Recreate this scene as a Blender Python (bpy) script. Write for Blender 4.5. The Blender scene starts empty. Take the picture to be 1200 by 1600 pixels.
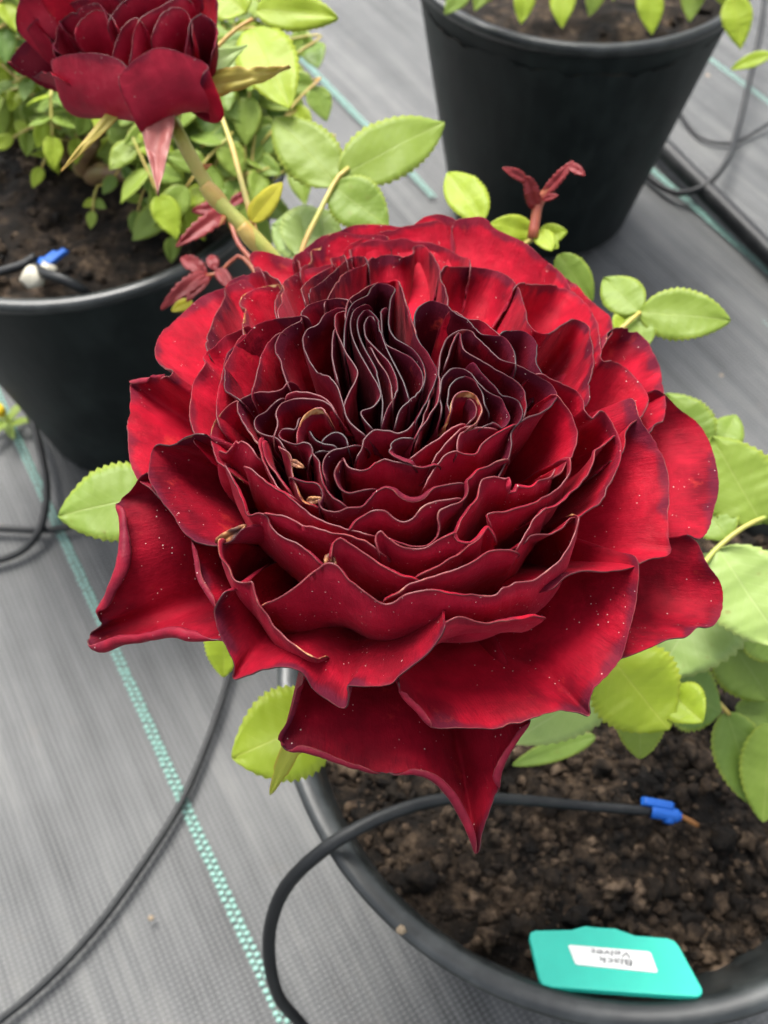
import bpy, bmesh, math, random
from mathutils import Vector, Matrix, noise
R_ = math.radians
random.seed(7)
sc = bpy.context.scene
COL = sc.collection

# ------------------------------------------------------------------ camera
CAM = Vector((0.0, 0.0, 0.658))
PITCH = R_(56.44)
FPX = 1460.7
cd = bpy.data.cameras.new('camera')
cam = bpy.data.objects.new('camera', cd); COL.objects.link(cam)
cam.location = CAM
cam.rotation_euler = (math.pi / 2 - PITCH, 0, 0)
cd.sensor_fit = 'VERTICAL'; cd.sensor_height = 24.0; cd.lens = FPX / 1600 * 24.0
cd.clip_start = 0.005; cd.clip_end = 500
cd.dof.use_dof = True; cd.dof.focus_distance = 0.196; cd.dof.aperture_fstop = 15.5
sc.camera = cam

# ------------------------------------------------------------------ sky, sun, exposure
SUN_EL, SUN_AZ = 62.0, 338.0            # azimuth measured from +Y towards +X
w = bpy.data.worlds.new('World'); sc.world = w; w.use_nodes = True
nt = w.node_tree; nt.nodes.clear()
wo = nt.nodes.new('ShaderNodeOutputWorld'); bg = nt.nodes.new('ShaderNodeBackground')
sky = nt.nodes.new('ShaderNodeTexSky'); sky.sky_type = 'NISHITA'; sky.sun_disc = False
sky.sun_elevation = R_(SUN_EL); sky.sun_rotation = R_(SUN_AZ)
sky.air_density = 1.0; sky.dust_density = 4.0; sky.ozone_density = 0.6
bg.inputs['Strength'].default_value = 0.15
hs = nt.nodes.new('ShaderNodeHueSaturation'); hs.inputs['Saturation'].default_value = 0.30    # thin white overcast
nt.links.new(sky.outputs[0], hs.inputs['Color']); nt.links.new(hs.outputs[0], bg.inputs[0]); nt.links.new(bg.outputs[0], wo.inputs[0])
sd = bpy.data.lights.new('sun', 'SUN'); sd.energy = 2.4; sd.angle = R_(30); sd.color = (1.0, 0.965, 0.91)
sun = bpy.data.objects.new('sun', sd); COL.objects.link(sun)
sv = Vector((math.sin(R_(SUN_AZ)) * math.cos(R_(SUN_EL)), math.cos(R_(SUN_AZ)) * math.cos(R_(SUN_EL)), math.sin(R_(SUN_EL))))
sun.rotation_euler = (-sv).to_track_quat('-Z', 'Y').to_euler()
vs = sc.view_settings
vs.view_transform = 'Standard'; vs.look = 'None'; vs.gamma = 1.0; vs.use_curve_mapping = False
vs.exposure = 1.28
sc.cycles.use_denoising = True
sc.cycles.max_bounces = 5; sc.cycles.transmission_bounces = 4; sc.cycles.diffuse_bounces = 3
sc.cycles.use_adaptive_sampling = True; sc.cycles.adaptive_threshold = 0.03

# ------------------------------------------------------------------ projection helpers
FW = Vector((0, math.cos(PITCH), -math.sin(PITCH))); RT = Vector((1, 0, 0)); UP = RT.cross(FW)
def ray(x, y): return FW + RT * ((x - 600) / FPX) - UP * ((y - 800) / FPX)
def at(x, y, d): return CAM + ray(x, y) * d
def onz(x, y, z):
    v = ray(x, y); return CAM + v * ((z - CAM.z) / v.z)

# ------------------------------------------------------------------ node helpers
class NT:
    def __init__(s, name):
        s.m = bpy.data.materials.new(name); s.m.use_nodes = True
        s.t = s.m.node_tree; s.t.nodes.clear()
        s.out = s.t.nodes.new('ShaderNodeOutputMaterial')
    def n(s, typ, ins=None, **kw):
        nd = s.t.nodes.new(typ)
        for k, v in kw.items(): setattr(nd, k, v)
        for k, v in (ins or {}).items():
            if isinstance(v, bpy.types.NodeSocket): s.t.links.new(v, nd.inputs[k])
            else: nd.inputs[k].default_value = v
        return nd
    def ramp(s, fac, stops, interp='LINEAR'):
        nd = s.t.nodes.new('ShaderNodeValToRGB'); s.t.links.new(fac, nd.inputs[0])
        nd.color_ramp.interpolation = interp
        e = nd.color_ramp.elements
        while len(e) < len(stops): e.new(0.5)
        for q, (p, c) in zip(e, stops): q.position = p; q.color = c if len(c) == 4 else (*c, 1)
        return nd.outputs[0]
    def math(s, op, a, b=None, c=None, clamp=False):
        nd = s.t.nodes.new('ShaderNodeMath'); nd.operation = op; nd.use_clamp = clamp
        for i, v in enumerate((a, b, c)):
            if v is None: continue
            if isinstance(v, bpy.types.NodeSocket): s.t.links.new(v, nd.inputs[i])
            else: nd.inputs[i].default_value = v
        return nd.outputs[0]
    def mix(s, f, a, b, mode='MIX'):
        nd = s.t.nodes.new('ShaderNodeMix'); nd.data_type = 'RGBA'; nd.blend_type = mode
        for i, v in ((0, f), (6, a), (7, b)):
            if isinstance(v, bpy.types.NodeSocket): s.t.links.new(v, nd.inputs[i])
            else: nd.inputs[i].default_value = v if i == 0 else ((*v, 1) if len(v) == 3 else v)
        return nd.outputs[2]
    def attr(s, name, typ='GEOMETRY', out='Fac'): return s.n('ShaderNodeAttribute', attribute_name=name, attribute_type=typ).outputs[out]
    def obj(s): return s.n('ShaderNodeTexCoord').outputs['Object']
    def noise(s, vec, scale, detail=3.0, rough=0.55, out=0):
        nd = s.n('ShaderNodeTexNoise', {'Vector': vec, 'Scale': scale, 'Detail': detail, 'Roughness': rough}); return nd.outputs[out]
    def bump(s, h, strength, dist):
        return s.n('ShaderNodeBump', {'Height': h, 'Strength': strength, 'Distance': dist}).outputs[0]
    def bsdf(s, **ins):
        nd = s.t.nodes.new('ShaderNodeBsdfPrincipled')
        for k, v in ins.items():
            k = k.replace('_', ' ')
            if isinstance(v, bpy.types.NodeSocket): s.t.links.new(v, nd.inputs[k])
            else: nd.inputs[k].default_value = (*v, 1) if isinstance(v, tuple) and len(v) == 3 else v
        return nd.outputs[0]
    def done(s, shader):
        s.t.links.new(shader, s.out.inputs[0]); return s.m
    def mixsh(s, f, a, b):
        nd = s.t.nodes.new('ShaderNodeMixShader')
        for i, v in enumerate((f, a, b)):
            if isinstance(v, bpy.types.NodeSocket): s.t.links.new(v, nd.inputs[i])
            else: nd.inputs[i].default_value = v
        return nd.outputs[0]

def petal_material(name, back):
    T = NT(name); P = T.obj()
    rnd = T.n('ShaderNodeObjectInfo').outputs['Random']
    e = T.attr('edge'); u = T.attr('along')
    dark_o = T.attr('dark', 'OBJECT'); brown_o = T.attr('brown', 'OBJECT')
    off = T.n('ShaderNodeVectorMath', {0: P, 1: (0, 0, 0)}, operation='ADD')
    T.t.links.new(T.n('ShaderNodeCombineXYZ', {'X': rnd, 'Y': rnd, 'Z': 0.0}).outputs[0], off.inputs[1])
    vec = off.outputs[0]
    n1 = T.noise(vec, 48.0, 2.0); n2 = T.noise(vec, 210.0, 4.0, 0.7); n3 = T.noise(vec, 95.0, 2.0)
    # fine veins run from claw to rim: noise stretched along the petal
    vv = T.n('ShaderNodeCombineXYZ', {'X': T.math('ADD', u, T.math('MULTIPLY', n3, 2.5)), 'Y': T.math('MULTIPLY', e, 0.14), 'Z': T.math('MULTIPLY', rnd, 40.0)}).outputs[0]
    vein = T.noise(vv, 1.9, 3.0, 0.7)
    if back:
        base = T.ramp(T.math('ADD', T.math('MULTIPLY', n1, .7), T.math('MULTIPLY', n2, .3)), [(0.36, (0.24, 0.005, 0.019)), (0.52, (0.40, 0.010, 0.034)), (0.66, (0.54, 0.036, 0.066))])
        darkc = (0.060, 0.007, 0.013)
    else:
        base = T.ramp(T.math('ADD', T.math('MULTIPLY', n1, .6), T.math('MULTIPLY', n2, .4)), [(0.34, (0.20, 0.003, 0.011)), (0.5, (0.38, 0.004, 0.019)), (0.64, (0.54, 0.008, 0.030))])
        darkc = (0.030, 0.0035, 0.007)
    base = T.mix(T.math('MULTIPLY', T.math('SUBTRACT', vein, 0.46, clamp=True), 0.7), base, (0.15, 0.003, 0.010))
    # velvety black bloom along the margins, in patches; paints gap shade on rear petals
    near = T.ramp(T.math('MULTIPLY', e, 1 / 15.0), [(0.0, (1, 1, 1)), (0.35, (.8, .8, .8)), (1.0, (0, 0, 0))])
    patch = T.math('ADD', T.math('ADD', T.math('MULTIPLY', n1, .45), T.math('MULTIPLY', n3, .55)), T.math('MULTIPLY', T.math('SUBTRACT', T.math('ADD', n2, vein), 1.0), 0.12))
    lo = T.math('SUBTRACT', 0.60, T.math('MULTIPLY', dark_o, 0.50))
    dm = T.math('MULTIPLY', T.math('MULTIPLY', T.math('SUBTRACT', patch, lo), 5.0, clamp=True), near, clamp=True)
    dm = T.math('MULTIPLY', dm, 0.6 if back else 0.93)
    # heart petals near black all over; also puts shade into the lower outer petals
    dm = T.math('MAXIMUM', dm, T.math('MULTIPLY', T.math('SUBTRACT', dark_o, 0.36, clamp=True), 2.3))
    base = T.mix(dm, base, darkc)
    # bruised purple band just inside the margin, uneven in width
    bm = T.math('MULTIPLY', T.math('SUBTRACT', T.math('MULTIPLY', T.math('SUBTRACT', T.math('ADD', n1, n3), 0.72, clamp=True), 9.0), e), 0.6, clamp=True)
    base = T.mix(T.math('MULTIPLY', bm, 0.62 if not back else 0.45), base, (0.070, 0.010, 0.022))
    # thin dried margin; its paleness also paints light caught on the edge
    rim = T.math('LESS_THAN', e, T.math('MULTIPLY', T.math('SUBTRACT', n2, 0.30), 0.75))
    base = T.mix(T.math('MULTIPLY', T.math('MULTIPLY', rim, T.math('SUBTRACT', 1.0, dark_o, clamp=True)), T.math('MULTIPLY', T.math('SUBTRACT', n3, 0.38, clamp=True), 2.2)), base, T.mix(n3, (0.22, 0.04, 0.04), (0.42, 0.17, 0.14)))
    bw = T.math('ADD', T.math('MULTIPLY', brown_o, 3.6), T.math('MULTIPLY', T.math('SUBTRACT', n3, 0.615), 8.0))
    br = T.math('MULTIPLY', T.math('SUBTRACT', bw, T.math('ADD', e, T.math('MULTIPLY', n2, 1.6))), 3.0, clamp=True)
    brc = T.ramp(T.noise(vec, 380.0, 2.0), [(0.32, (0.07, 0.016, 0.010)), (0.5, (0.30, 0.11, 0.04)), (0.68, (0.60, 0.40, 0.19))])
    base = T.mix(T.math('MULTIPLY', br, T.math('SUBTRACT', 0.9, T.math('MULTIPLY', T.math('SUBTRACT', dark_o, 0.3, clamp=True), 1.1))), base, brc)
    # bruises and scuffs
    bru = T.math('MULTIPLY', T.math('SUBTRACT', T.math('ADD', T.math('MULTIPLY', n3, .5), T.math('MULTIPLY', n2, .5)), 0.60, clamp=True), 7.0, clamp=True)
    base = T.mix(T.math('MULTIPLY', bru, 0.40), base, (0.62, 0.06, 0.035) if not back else (0.24, 0.02, 0.03))
    v = T.n('ShaderNodeTexVoronoi', {'Vector': vec, 'Scale': 1150.0, 'Randomness': 1.0})
    r = T.n('ShaderNodeSeparateColor', {0: v.outputs['Color']}).outputs
    a = T.math('LESS_THAN', v.outputs['Distance'], T.math('ADD', 0.07, T.math('MULTIPLY', r[1], 0.13)))
    b = T.math('LESS_THAN', r[0], T.math('MULTIPLY', T.math('SUBTRACT', T.noise(vec, 30.0, 2.0), 0.39, clamp=True), 0.85))
    base = T.mix(T.math('MULTIPLY', T.math('MULTIPLY', a, b), 0.55), base, (0.85, 0.68, 0.60))
    h = T.math('ADD', T.math('MULTIPLY', vein, 0.35), T.math('MULTIPLY', n2, 1.0))
    nrm = T.bump(h, 0.45, 0.0009)
    sh = T.bsdf(Base_Color=base, Roughness=0.58 if not back else 0.48, Normal=nrm, Specular_IOR_Level=T.math('MULTIPLY', T.math('SUBTRACT', 1.05, dm, clamp=True), 0.10 if not back else 0.20),
                Sheen_Weight=T.math('MULTIPLY', T.math('SUBTRACT', 1.0, dm, clamp=True), 0.07), Sheen_Roughness=0.4, Sheen_Tint=(0.9, 0.35, 0.40))
    tr = T.n('ShaderNodeBsdfTranslucent', {'Color': T.mix(0.5, base, (0.80, 0.008, 0.014))}).outputs[0]
    return T.done(T.mixsh(T.math('MULTIPLY', T.math('SUBTRACT', 1.0, dm), 0.17), sh, tr))

def edge_material():
    T = NT('petal_edge'); P = T.obj(); dark_o = T.attr('dark', 'OBJECT')
    c = T.ramp(T.noise(P, 170.0, 3.0), [(0.46, (0.12, 0.004, 0.009)), (0.62, (0.17, 0.014, 0.020)), (0.76, (0.36, 0.14, 0.095))])  # pale stop paints sparse glints of light caught by the edge
    c = T.mix(T.math('MULTIPLY', dark_o, 1.3, clamp=True), c, (0.014, 0.0022, 0.004))
    return T.done(T.bsdf(Base_Color=c, Roughness=0.5))

def leaf_material(name, c_lo, c_hi, c_vein, transl, edgecol=None, glow=(0.42, 0.60, 0.04), vary=0.5):
    T = NT(name); P = T.obj()
    rnd = T.n('ShaderNodeObjectInfo').outputs['Random']
    u = T.attr('along'); v = T.attr('across')
    n1 = T.noise(P, 70.0, 3.0)
    base = T.mix(n1, c_lo, c_hi)
    base = T.mix(T.math('MULTIPLY', rnd, vary), base, T.mix(0.5, base, (0.38, 0.42, 0.03)))
    n5 = T.noise(P, 130.0, 4.0, 0.7)
    base = T.mix(T.math('MULTIPLY', T.math('SUBTRACT', n5, 0.5, clamp=True), 1.6, clamp=True), base, T.mix(0.35, base, c_vein))
    spot = T.math('MULTIPLY', T.math('SUBTRACT', T.noise(P, 260.0, 2.0), 0.70, clamp=True), 9.0, clamp=True)
    base = T.mix(T.math('MULTIPLY', spot, 0.6), base, (0.20, 0.13, 0.03))
    av = T.math('ABSOLUTE', v)
    ph = T.math('ADD', T.math('MULTIPLY', u, 9.0), T.math('MULTIPLY', av, -3.4))
    tri = T.math('PINGPONG', ph, 0.5)
    side = T.math('SUBTRACT', 1.0, T.math('MULTIPLY', tri, 9.0), clamp=True)
    mid = T.math('SUBTRACT', 1.0, T.math('MULTIPLY', av, 26.0), clamp=True)
    vm = T.math('MAXIMUM', T.math('MULTIPLY', side, 0.28), mid)
    base = T.mix(T.math('MULTIPLY', vm, 0.55), base, c_vein)
    rimf = T.math('MULTIPLY', T.math('SUBTRACT', T.attr('margin'), 0.86, clamp=True), 6.0, clamp=True)
    base = T.mix(T.math('MULTIPLY', rimf, 0.55), base, edgecol or (0.42, 0.45, 0.05))
    cell = T.noise(P, 900.0, 2.0)
    h = T.math('ADD', T.math('MULTIPLY', vm, -0.5), T.math('ADD', T.math('MULTIPLY', cell, 0.2), T.math('MULTIPLY', n1, 1.0)))
    nrm = T.bump(h, 0.4, 0.0006)
    sh = T.bsdf(Base_Color=base, Roughness=0.48, Normal=nrm, Specular_IOR_Level=0.4)
    tr = T.n('ShaderNodeBsdfTranslucent', {'Color': T.mix(0.5, base, glow)}).outputs[0]
    return T.done(T.mixsh(transl, sh, tr))

def stem_material(name, c1, c2, c3):
    T = NT(name); P = T.obj()
    c = T.ramp(T.noise(P, 45.0, 3.0), [(0.3, c1), (0.5, c2), (0.72, c3)])
    return T.done(T.bsdf(Base_Color=c, Roughness=0.45, Normal=T.bump(T.noise(P, 500.0, 3.0), 0.3, 0.0006)))

def plastic(name, c, rough, dust=0.35, dustc=(0.16, 0.17, 0.16), scale=30.0, spec=0.5):
    T = NT(name); P = T.obj()
    n = T.noise(P, scale, 5.0, 0.65)
    s2 = T.n('ShaderNodeMapping', {'Vector': P, 'Scale': (8, 8, 1.2)}).outputs[0]
    streak = T.noise(s2, 9.0, 4.0, 0.6)
    d = T.math('MULTIPLY', T.math('MULTIPLY', T.math('SUBTRACT', T.math('ADD', n, streak), 0.92, clamp=True), 2.2, clamp=True), dust)
    vor = T.n('ShaderNodeTexVoronoi', {'Vector': P, 'Scale': 60.0})
    spot = T.math('MULTIPLY', T.math('LESS_THAN', vor.outputs['Distance'], T.math('MULTIPLY', T.math('SUBTRACT', n, 0.45, clamp=True), 0.9)), 0.35 * dust)
    base = T.mix(T.math('ADD', d, spot, clamp=True), c, dustc)
    r = T.math('ADD', rough, T.math('MULTIPLY', n, 0.2))
    return T.done(T.bsdf(Base_Color=base, Roughness=r, Normal=T.bump(T.noise(P, 260.0, 4.0), 0.12, 0.0006), Specular_IOR_Level=spec))

def flat(name, c, rough=0.5, spec=0.4):
    T = NT(name); P = T.obj()
    b = T.mix(T.math('MULTIPLY', T.noise(P, 160.0, 3.0), 0.35), c, tuple(k * 0.6 for k in c))
    return T.done(T.bsdf(Base_Color=b, Roughness=rough, Specular_IOR_Level=spec))

def mat_weed():
    T = NT('woven_weed_mat'); P = T.obj()
    # object axes are turned so that X runs along the warp
    fine = T.n('ShaderNodeTexWave', {'Vector': P, 'Scale': 78.0, 'Distortion': 0.9, 'Detail': 2.0}, bands_direction='Y').outputs['Fac']
    fine2 = T.n('ShaderNodeTexWave', {'Vector': P, 'Scale': 96.0, 'Distortion': 0.9, 'Detail': 2.0}, bands_direction='X').outputs['Fac']
    st = T.noise(T.n('ShaderNodeMapping', {'Vector': P, 'Scale': (1.2, 22.0, 1.0)}).outputs[0], 3.0, 4.0, 0.6)
    st2 = T.noise(T.n('ShaderNodeMapping', {'Vector': P, 'Scale': (2.0, 70.0, 1.0)}).outputs[0], 4.0, 3.0, 0.6)
    dust = T.noise(P, 5.0, 5.0, 0.65)
    c = T.ramp(T.math('ADD', T.math('MULTIPLY', st, 0.52), T.math('MULTIPLY', dust, 0.48)), [(0.37, (0.016, 0.018, 0.019)), (0.5, (0.050, 0.052, 0.053)), (0.63, (0.100, 0.101, 0.097))])
    c = T.mix(T.math('MULTIPLY', T.math('SUBTRACT', st2, 0.52, clamp=True), 1.3, clamp=True), c, (0.042, 0.045, 0.048))
    weave = T.math('MULTIPLY', fine, fine2)
    c = T.mix(T.math('MULTIPLY', weave, 0.70), c, (0.145, 0.147, 0.143))
    soilm = T.math('MULTIPLY', T.math('SUBTRACT', T.noise(P, 14.0, 6.0, 0.7), 0.60, clamp=True), 3.0, clamp=True)
    c = T.mix(T.math('MULTIPLY', soilm, 0.35), c, (0.15, 0.125, 0.095))
    vor = T.n('ShaderNodeTexVoronoi', {'Vector': P, 'Scale': 28.0})
    sel = T.n('ShaderNodeSeparateColor', {0: vor.outputs['Color']}).outputs[0]
    crumb = T.math('MULTIPLY', T.math('LESS_THAN', vor.outputs['Distance'], 0.09), T.math('LESS_THAN', sel, 0.30))
    c = T.mix(T.math('MULTIPLY', crumb, 0.7), c, (0.30, 0.22, 0.14))
    h = T.math('ADD', T.math('MULTIPLY', weave, 0.5), T.math('MULTIPLY', st2, 0.8))
    return T.done(T.bsdf(Base_Color=c, Roughness=0.55, Normal=T.bump(h, 0.5, 0.0012), Specular_IOR_Level=0.45))

def mat_soil():
    T = NT('potting_soil'); P = T.obj()
    n = T.noise(P, 120.0, 5.0, 0.7); g = T.noise(P, 34.0, 3.0)
    c = T.ramp(T.math('ADD', T.math('MULTIPLY', n, 0.5), T.math('MULTIPLY', g, 0.5)), [(0.42, (0.005, 0.0038, 0.0028)), (0.52, (0.020, 0.014, 0.009)), (0.60, (0.075, 0.050, 0.031)), (0.70, (0.20, 0.14, 0.088))])
    c = T.mix(T.math('MULTIPLY', T.attr('pale'), 0.85), c, T.ramp(n, [(0.38, (0.024, 0.015, 0.009)), (0.52, (0.10, 0.066, 0.041)), (0.66, (0.27, 0.19, 0.125))]))
    return T.done(T.bsdf(Base_Color=c, Roughness=0.85, Normal=T.bump(T.noise(P, 420.0, 5.0, 0.75), 0.9, 0.003), Specular_IOR_Level=0.25))

M = {}
M['p_in'] = petal_material('petal_velvet_inside', False)
M['p_back'] = petal_material('petal_outside', True)
M['p_edge'] = edge_material()
M['leaf'] = leaf_material('leaf_green', (0.16, 0.26, 0.032), (0.24, 0.345, 0.060), (0.36, 0.43, 0.11), 0.42)
M['leaf_lime'] = leaf_material('leaf_lime', (0.26, 0.37, 0.016), (0.35, 0.45, 0.03), (0.46, 0.50, 0.08), 0.40)
M['leaf_dark'] = leaf_material('leaf_deep_green', (0.085, 0.18, 0.026), (0.14, 0.235, 0.045), (0.24, 0.32, 0.08), 0.28)
M['leaf_pale'] = leaf_material('leaf_pale', (0.23, 0.34, 0.09), (0.29, 0.40, 0.12), (0.38, 0.46, 0.18), 0.24, (0.40, 0.46, 0.13))
M['leaf_red'] = leaf_material('leaf_young_red', (0.13, 0.008, 0.012), (0.27, 0.022, 0.025), (0.34, 0.05, 0.045), 0.2, (0.30, 0.03, 0.03), (0.6, 0.05, 0.03), 0.0)
M['leaf_yellow'] = leaf_material('leaf_yellow', (0.50, 0.46, 0.02), (0.60, 0.52, 0.05), (0.55, 0.45, 0.08), 0.3, (0.55, 0.40, 0.05))
M['sepal_pink'] = leaf_material('sepal_pink', (0.26, 0.065, 0.065), (0.36, 0.12, 0.10), (0.34, 0.13, 0.10), 0.12, (0.50, 0.36, 0.24), (0.5, 0.2, 0.12), 0.0)
M['sepal_green'] = leaf_material('sepal_green', (0.36, 0.36, 0.05), (0.48, 0.34, 0.08), (0.50, 0.30, 0.10), 0.25, (0.50, 0.20, 0.05), (0.5, 0.5, 0.05), 0.0)
M['sepal_mix'] = leaf_material('sepal_mix', (0.30, 0.36, 0.03), (0.40, 0.40, 0.05), (0.42, 0.44, 0.08), 0.3, (0.55, 0.17, 0.03), (0.5, 0.5, 0.05), 0.0)
M['stem'] = stem_material('cane_green', (0.20, 0.27, 0.04), (0.30, 0.34, 0.06), (0.38, 0.29, 0.07))
M['stalk'] = stem_material('leaf_stalk', (0.34, 0.34, 0.06), (0.42, 0.33, 0.08), (0.45, 0.22, 0.06))
M['stem_red'] = stem_material('shoot_red', (0.22, 0.035, 0.025), (0.32, 0.09, 0.03), (0.40, 0.16, 0.05))
M['cane_old'] = stem_material('cane_old', (0.10, 0.055, 0.03), (0.20, 0.12, 0.06), (0.26, 0.22, 0.07))
M['pot'] = plastic('black_pot_plastic', (0.006, 0.010, 0.010), 0.46, 0.34, (0.045, 0.060, 0.056), 30.0, 0.24)
M['rim'] = plastic('black_pot_rim', (0.010, 0.013, 0.013), 0.30, 0.30, (0.12, 0.13, 0.125), 30.0, 0.65)
M['tube'] = plastic('black_tube', (0.008, 0.009, 0.010), 0.38, 0.22, (0.08, 0.085, 0.08), 30.0, 0.32)
M['weed'] = mat_weed()
M['soil'] = mat_soil()
M['stitch'] = flat('mint_thread', (0.25, 0.45, 0.385), 0.5)
M['blue'] = flat('blue_plastic', (0.006, 0.105, 0.47), 0.5)
M['teal'] = flat('teal_plastic', (0.02, 0.50, 0.375), 0.45, 0.5)
M['sticker'] = flat('sticker_paper', (0.80, 0.80, 0.76), 0.6)
M['ink'] = flat('ink', (0.05, 0.05, 0.06), 0.6)
M['white'] = flat('white_chip', (0.48, 0.45, 0.36), 0.7)
M['crumb'] = flat('crumb', (0.26, 0.20, 0.13), 0.8)
M['yellow'] = flat('yellow_floret', (0.72, 0.50, 0.01), 0.6)
T_ = NT('dry_petal'); P_n = T_.noise(T_.obj(), 300.0, 3.0)
M['dry'] = T_.done(T_.bsdf(Base_Color=T_.ramp(P_n, [(.35, (0.045, 0.012, 0.008)), (.5, (0.17, 0.055, 0.02)), (.66, (0.36, 0.17, 0.06))]), Roughness=.6))
M['brown'] = flat('dry_tip', (0.26, 0.11, 0.03), 0.6)

# ------------------------------------------------------------------ object helpers
def mesh_obj(name, verts, faces, mats, parent=None, smooth=True, attrs=None, fmat=None):
    me = bpy.data.meshes.new(name); me.from_pydata(verts, [], faces)
    for m in (mats if isinstance(mats, (list, tuple)) else [mats]): me.materials.append(m)
    if smooth: me.polygons.foreach_set('use_smooth', [True] * len(me.polygons))
    if fmat: me.polygons.foreach_set('material_index', fmat)
    for k, vals in (attrs or {}).items():
        a = me.attributes.new(k, 'FLOAT', 'POINT'); a.data.foreach_set('value', vals)
    me.update()
    o = bpy.data.objects.new(name, me); COL.objects.link(o)
    if parent: o.parent = parent; o.matrix_parent_inverse = parent.matrix_basis.inverted()
    return o
def tag(o, label=None, cat=None, group=None, kind=None):
    for k, v in (('label', label), ('category', cat), ('group', group), ('kind', kind)):
        if v: o[k] = v
    return o
def thing(name, loc, label, cat, group=None):
    e = bpy.data.objects.new(name, None); COL.objects.link(e); e.location = loc; e.empty_display_size = 0.02
    return tag(e, label, cat, group)
def catmull(P, step):
    out = []; n = len(P)
    for i in range(n - 1):
        p0 = P[i - 1] if i else P[0] * 2 - P[1]; p1 = P[i]; p2 = P[i + 1]; p3 = P[i + 2] if i + 2 < n else P[-1] * 2 - P[-2]
        k = max(1, int(math.ceil((p2 - p1).length / step)))
        d1 = max((p1 - p0).length, 1e-9) ** .5; d2 = max((p2 - p1).length, 1e-9) ** .5; d3 = max((p3 - p2).length, 1e-9) ** .5
        m1 = (p2 - p1) + ((p1 - p0) / d1 - (p2 - p0) / (d1 + d2)) * d2
        m2 = (p2 - p1) + ((p3 - p2) / d3 - (p3 - p1) / (d2 + d3)) * d2
        for j in range(k):
            t = j / k; t2 = t * t; t3 = t2 * t
            out.append(p1 * (2 * t3 - 3 * t2 + 1) + m1 * (t3 - 2 * t2 + t) + p2 * (-2 * t3 + 3 * t2) + m2 * (t3 - t2))
    out.append(P[-1].copy()); return out
def tube_geo(pts, rad, seg=10, V=None, F=None, step=None):
    V = [] if V is None else V; F = [] if F is None else F
    pts = [Vector(p) for p in pts]; n0 = len(pts)
    path = catmull(pts, step) if step else pts
    n = len(path); b = len(V); ref = Vector((0, 0, 1)); u = None
    for i, p in enumerate(path):
        t = (path[min(i + 1, n - 1)] - path[max(i - 1, 0)]).normalized()
        if u is None:
            u = t.cross(ref if abs(t.z) < .9 else Vector((1, 0, 0))).normalized()
        else: u = (u - t * u.dot(t)).normalized()
        v = t.cross(u); r = rad(i / (n - 1)) if callable(rad) else rad
        for k in range(seg):
            a = 2 * math.pi * k / seg; V.append(p + (u * math.cos(a) + v * math.sin(a)) * r)
    for i in range(n - 1):
        for k in range(seg):
            k2 = (k + 1) % seg
            F.append((b + i * seg + k, b + i * seg + k2, b + (i + 1) * seg + k2, b + (i + 1) * seg + k))
    F.append(tuple(b + k for k in reversed(range(seg)))); F.append(tuple(b + (n - 1) * seg + k for k in range(seg)))
    return V, F
def tube(name, pts, rad, mat, parent=None, seg=10, step=0.004):
    V, F = tube_geo(pts, rad, seg, step=step); return mesh_obj(name, V, F, mat, parent)
def lathe(name, prof, mat, center, parent=None, seg=96, closed=False):
    V = []; F = []; n = len(prof)
    for k in range(seg):
        a = 2 * math.pi * k / seg
        for r, z in prof: V.append(center + Vector((r * math.cos(a), r * math.sin(a), z)))
    for k in range(seg):
        k2 = (k + 1) % seg
        for i in range(n - 1 + (1 if closed else 0)):
            j = (i + 1) % n
            F.append((k * n + i, k2 * n + i, k2 * n + j, k * n + j))
    return mesh_obj(name, V, F, mat, parent)

# ------------------------------------------------------------------ ground: woven weed mat with mint guide lines
WARP = Vector((0.5, -0.866, 0)).normalized()
ang = math.atan2(WARP.y, WARP.x)
RZ = Matrix.Rotation(ang, 4, 'Z')
def mat_height(lx, ly):
    """lx along the warp, ly across; shallow ripples and folds of the loose cloth"""
    h = 0.0034 * noise.noise(Vector((lx * 1.6, ly * 16.0, 1.3)))
    h += 0.011 * max(0.0, noise.noise(Vector((lx * 0.9, ly * 7.0, 5.1))) - 0.05)
    h += 0.0025 * noise.noise(Vector((lx * 2.0, ly * 2.2, 9.0)))
    return h - 0.006
def grid_axis(lo, hi, fine_lo, fine_hi, step, coarse):
    xs = []; x = lo
    while x < hi - 1e-6:
        xs.append(x); x += step if fine_lo <= x < fine_hi else coarse
    xs.append(hi); return xs
gx = grid_axis(-150, 150, -2.0, 1.2, 0.012, 6.0); gy = grid_axis(-150, 150, -0.6, 2.0, 0.008, 6.0)
V = []; F = []
for y in gy:
    for x in gx:
        near = max(0.0, 1 - (abs(x) + abs(y)) / 5.0)
        V.append((x, y, mat_height(x, y) if near > 0 else 0.0))
nx = len(gx)
for j in range(len(gy) - 1):
    for i in range(nx - 1): F.append((j * nx + i, j * nx + i + 1, (j + 1) * nx + i + 1, (j + 1) * nx + i))
ground = mesh_obj('weed_mat', V, F, M['weed']); ground.matrix_world = RZ
tag(ground, 'grey woven weed mat covering the ground under the pots', 'ground', kind='structure')
RZi = RZ.inverted()
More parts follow.
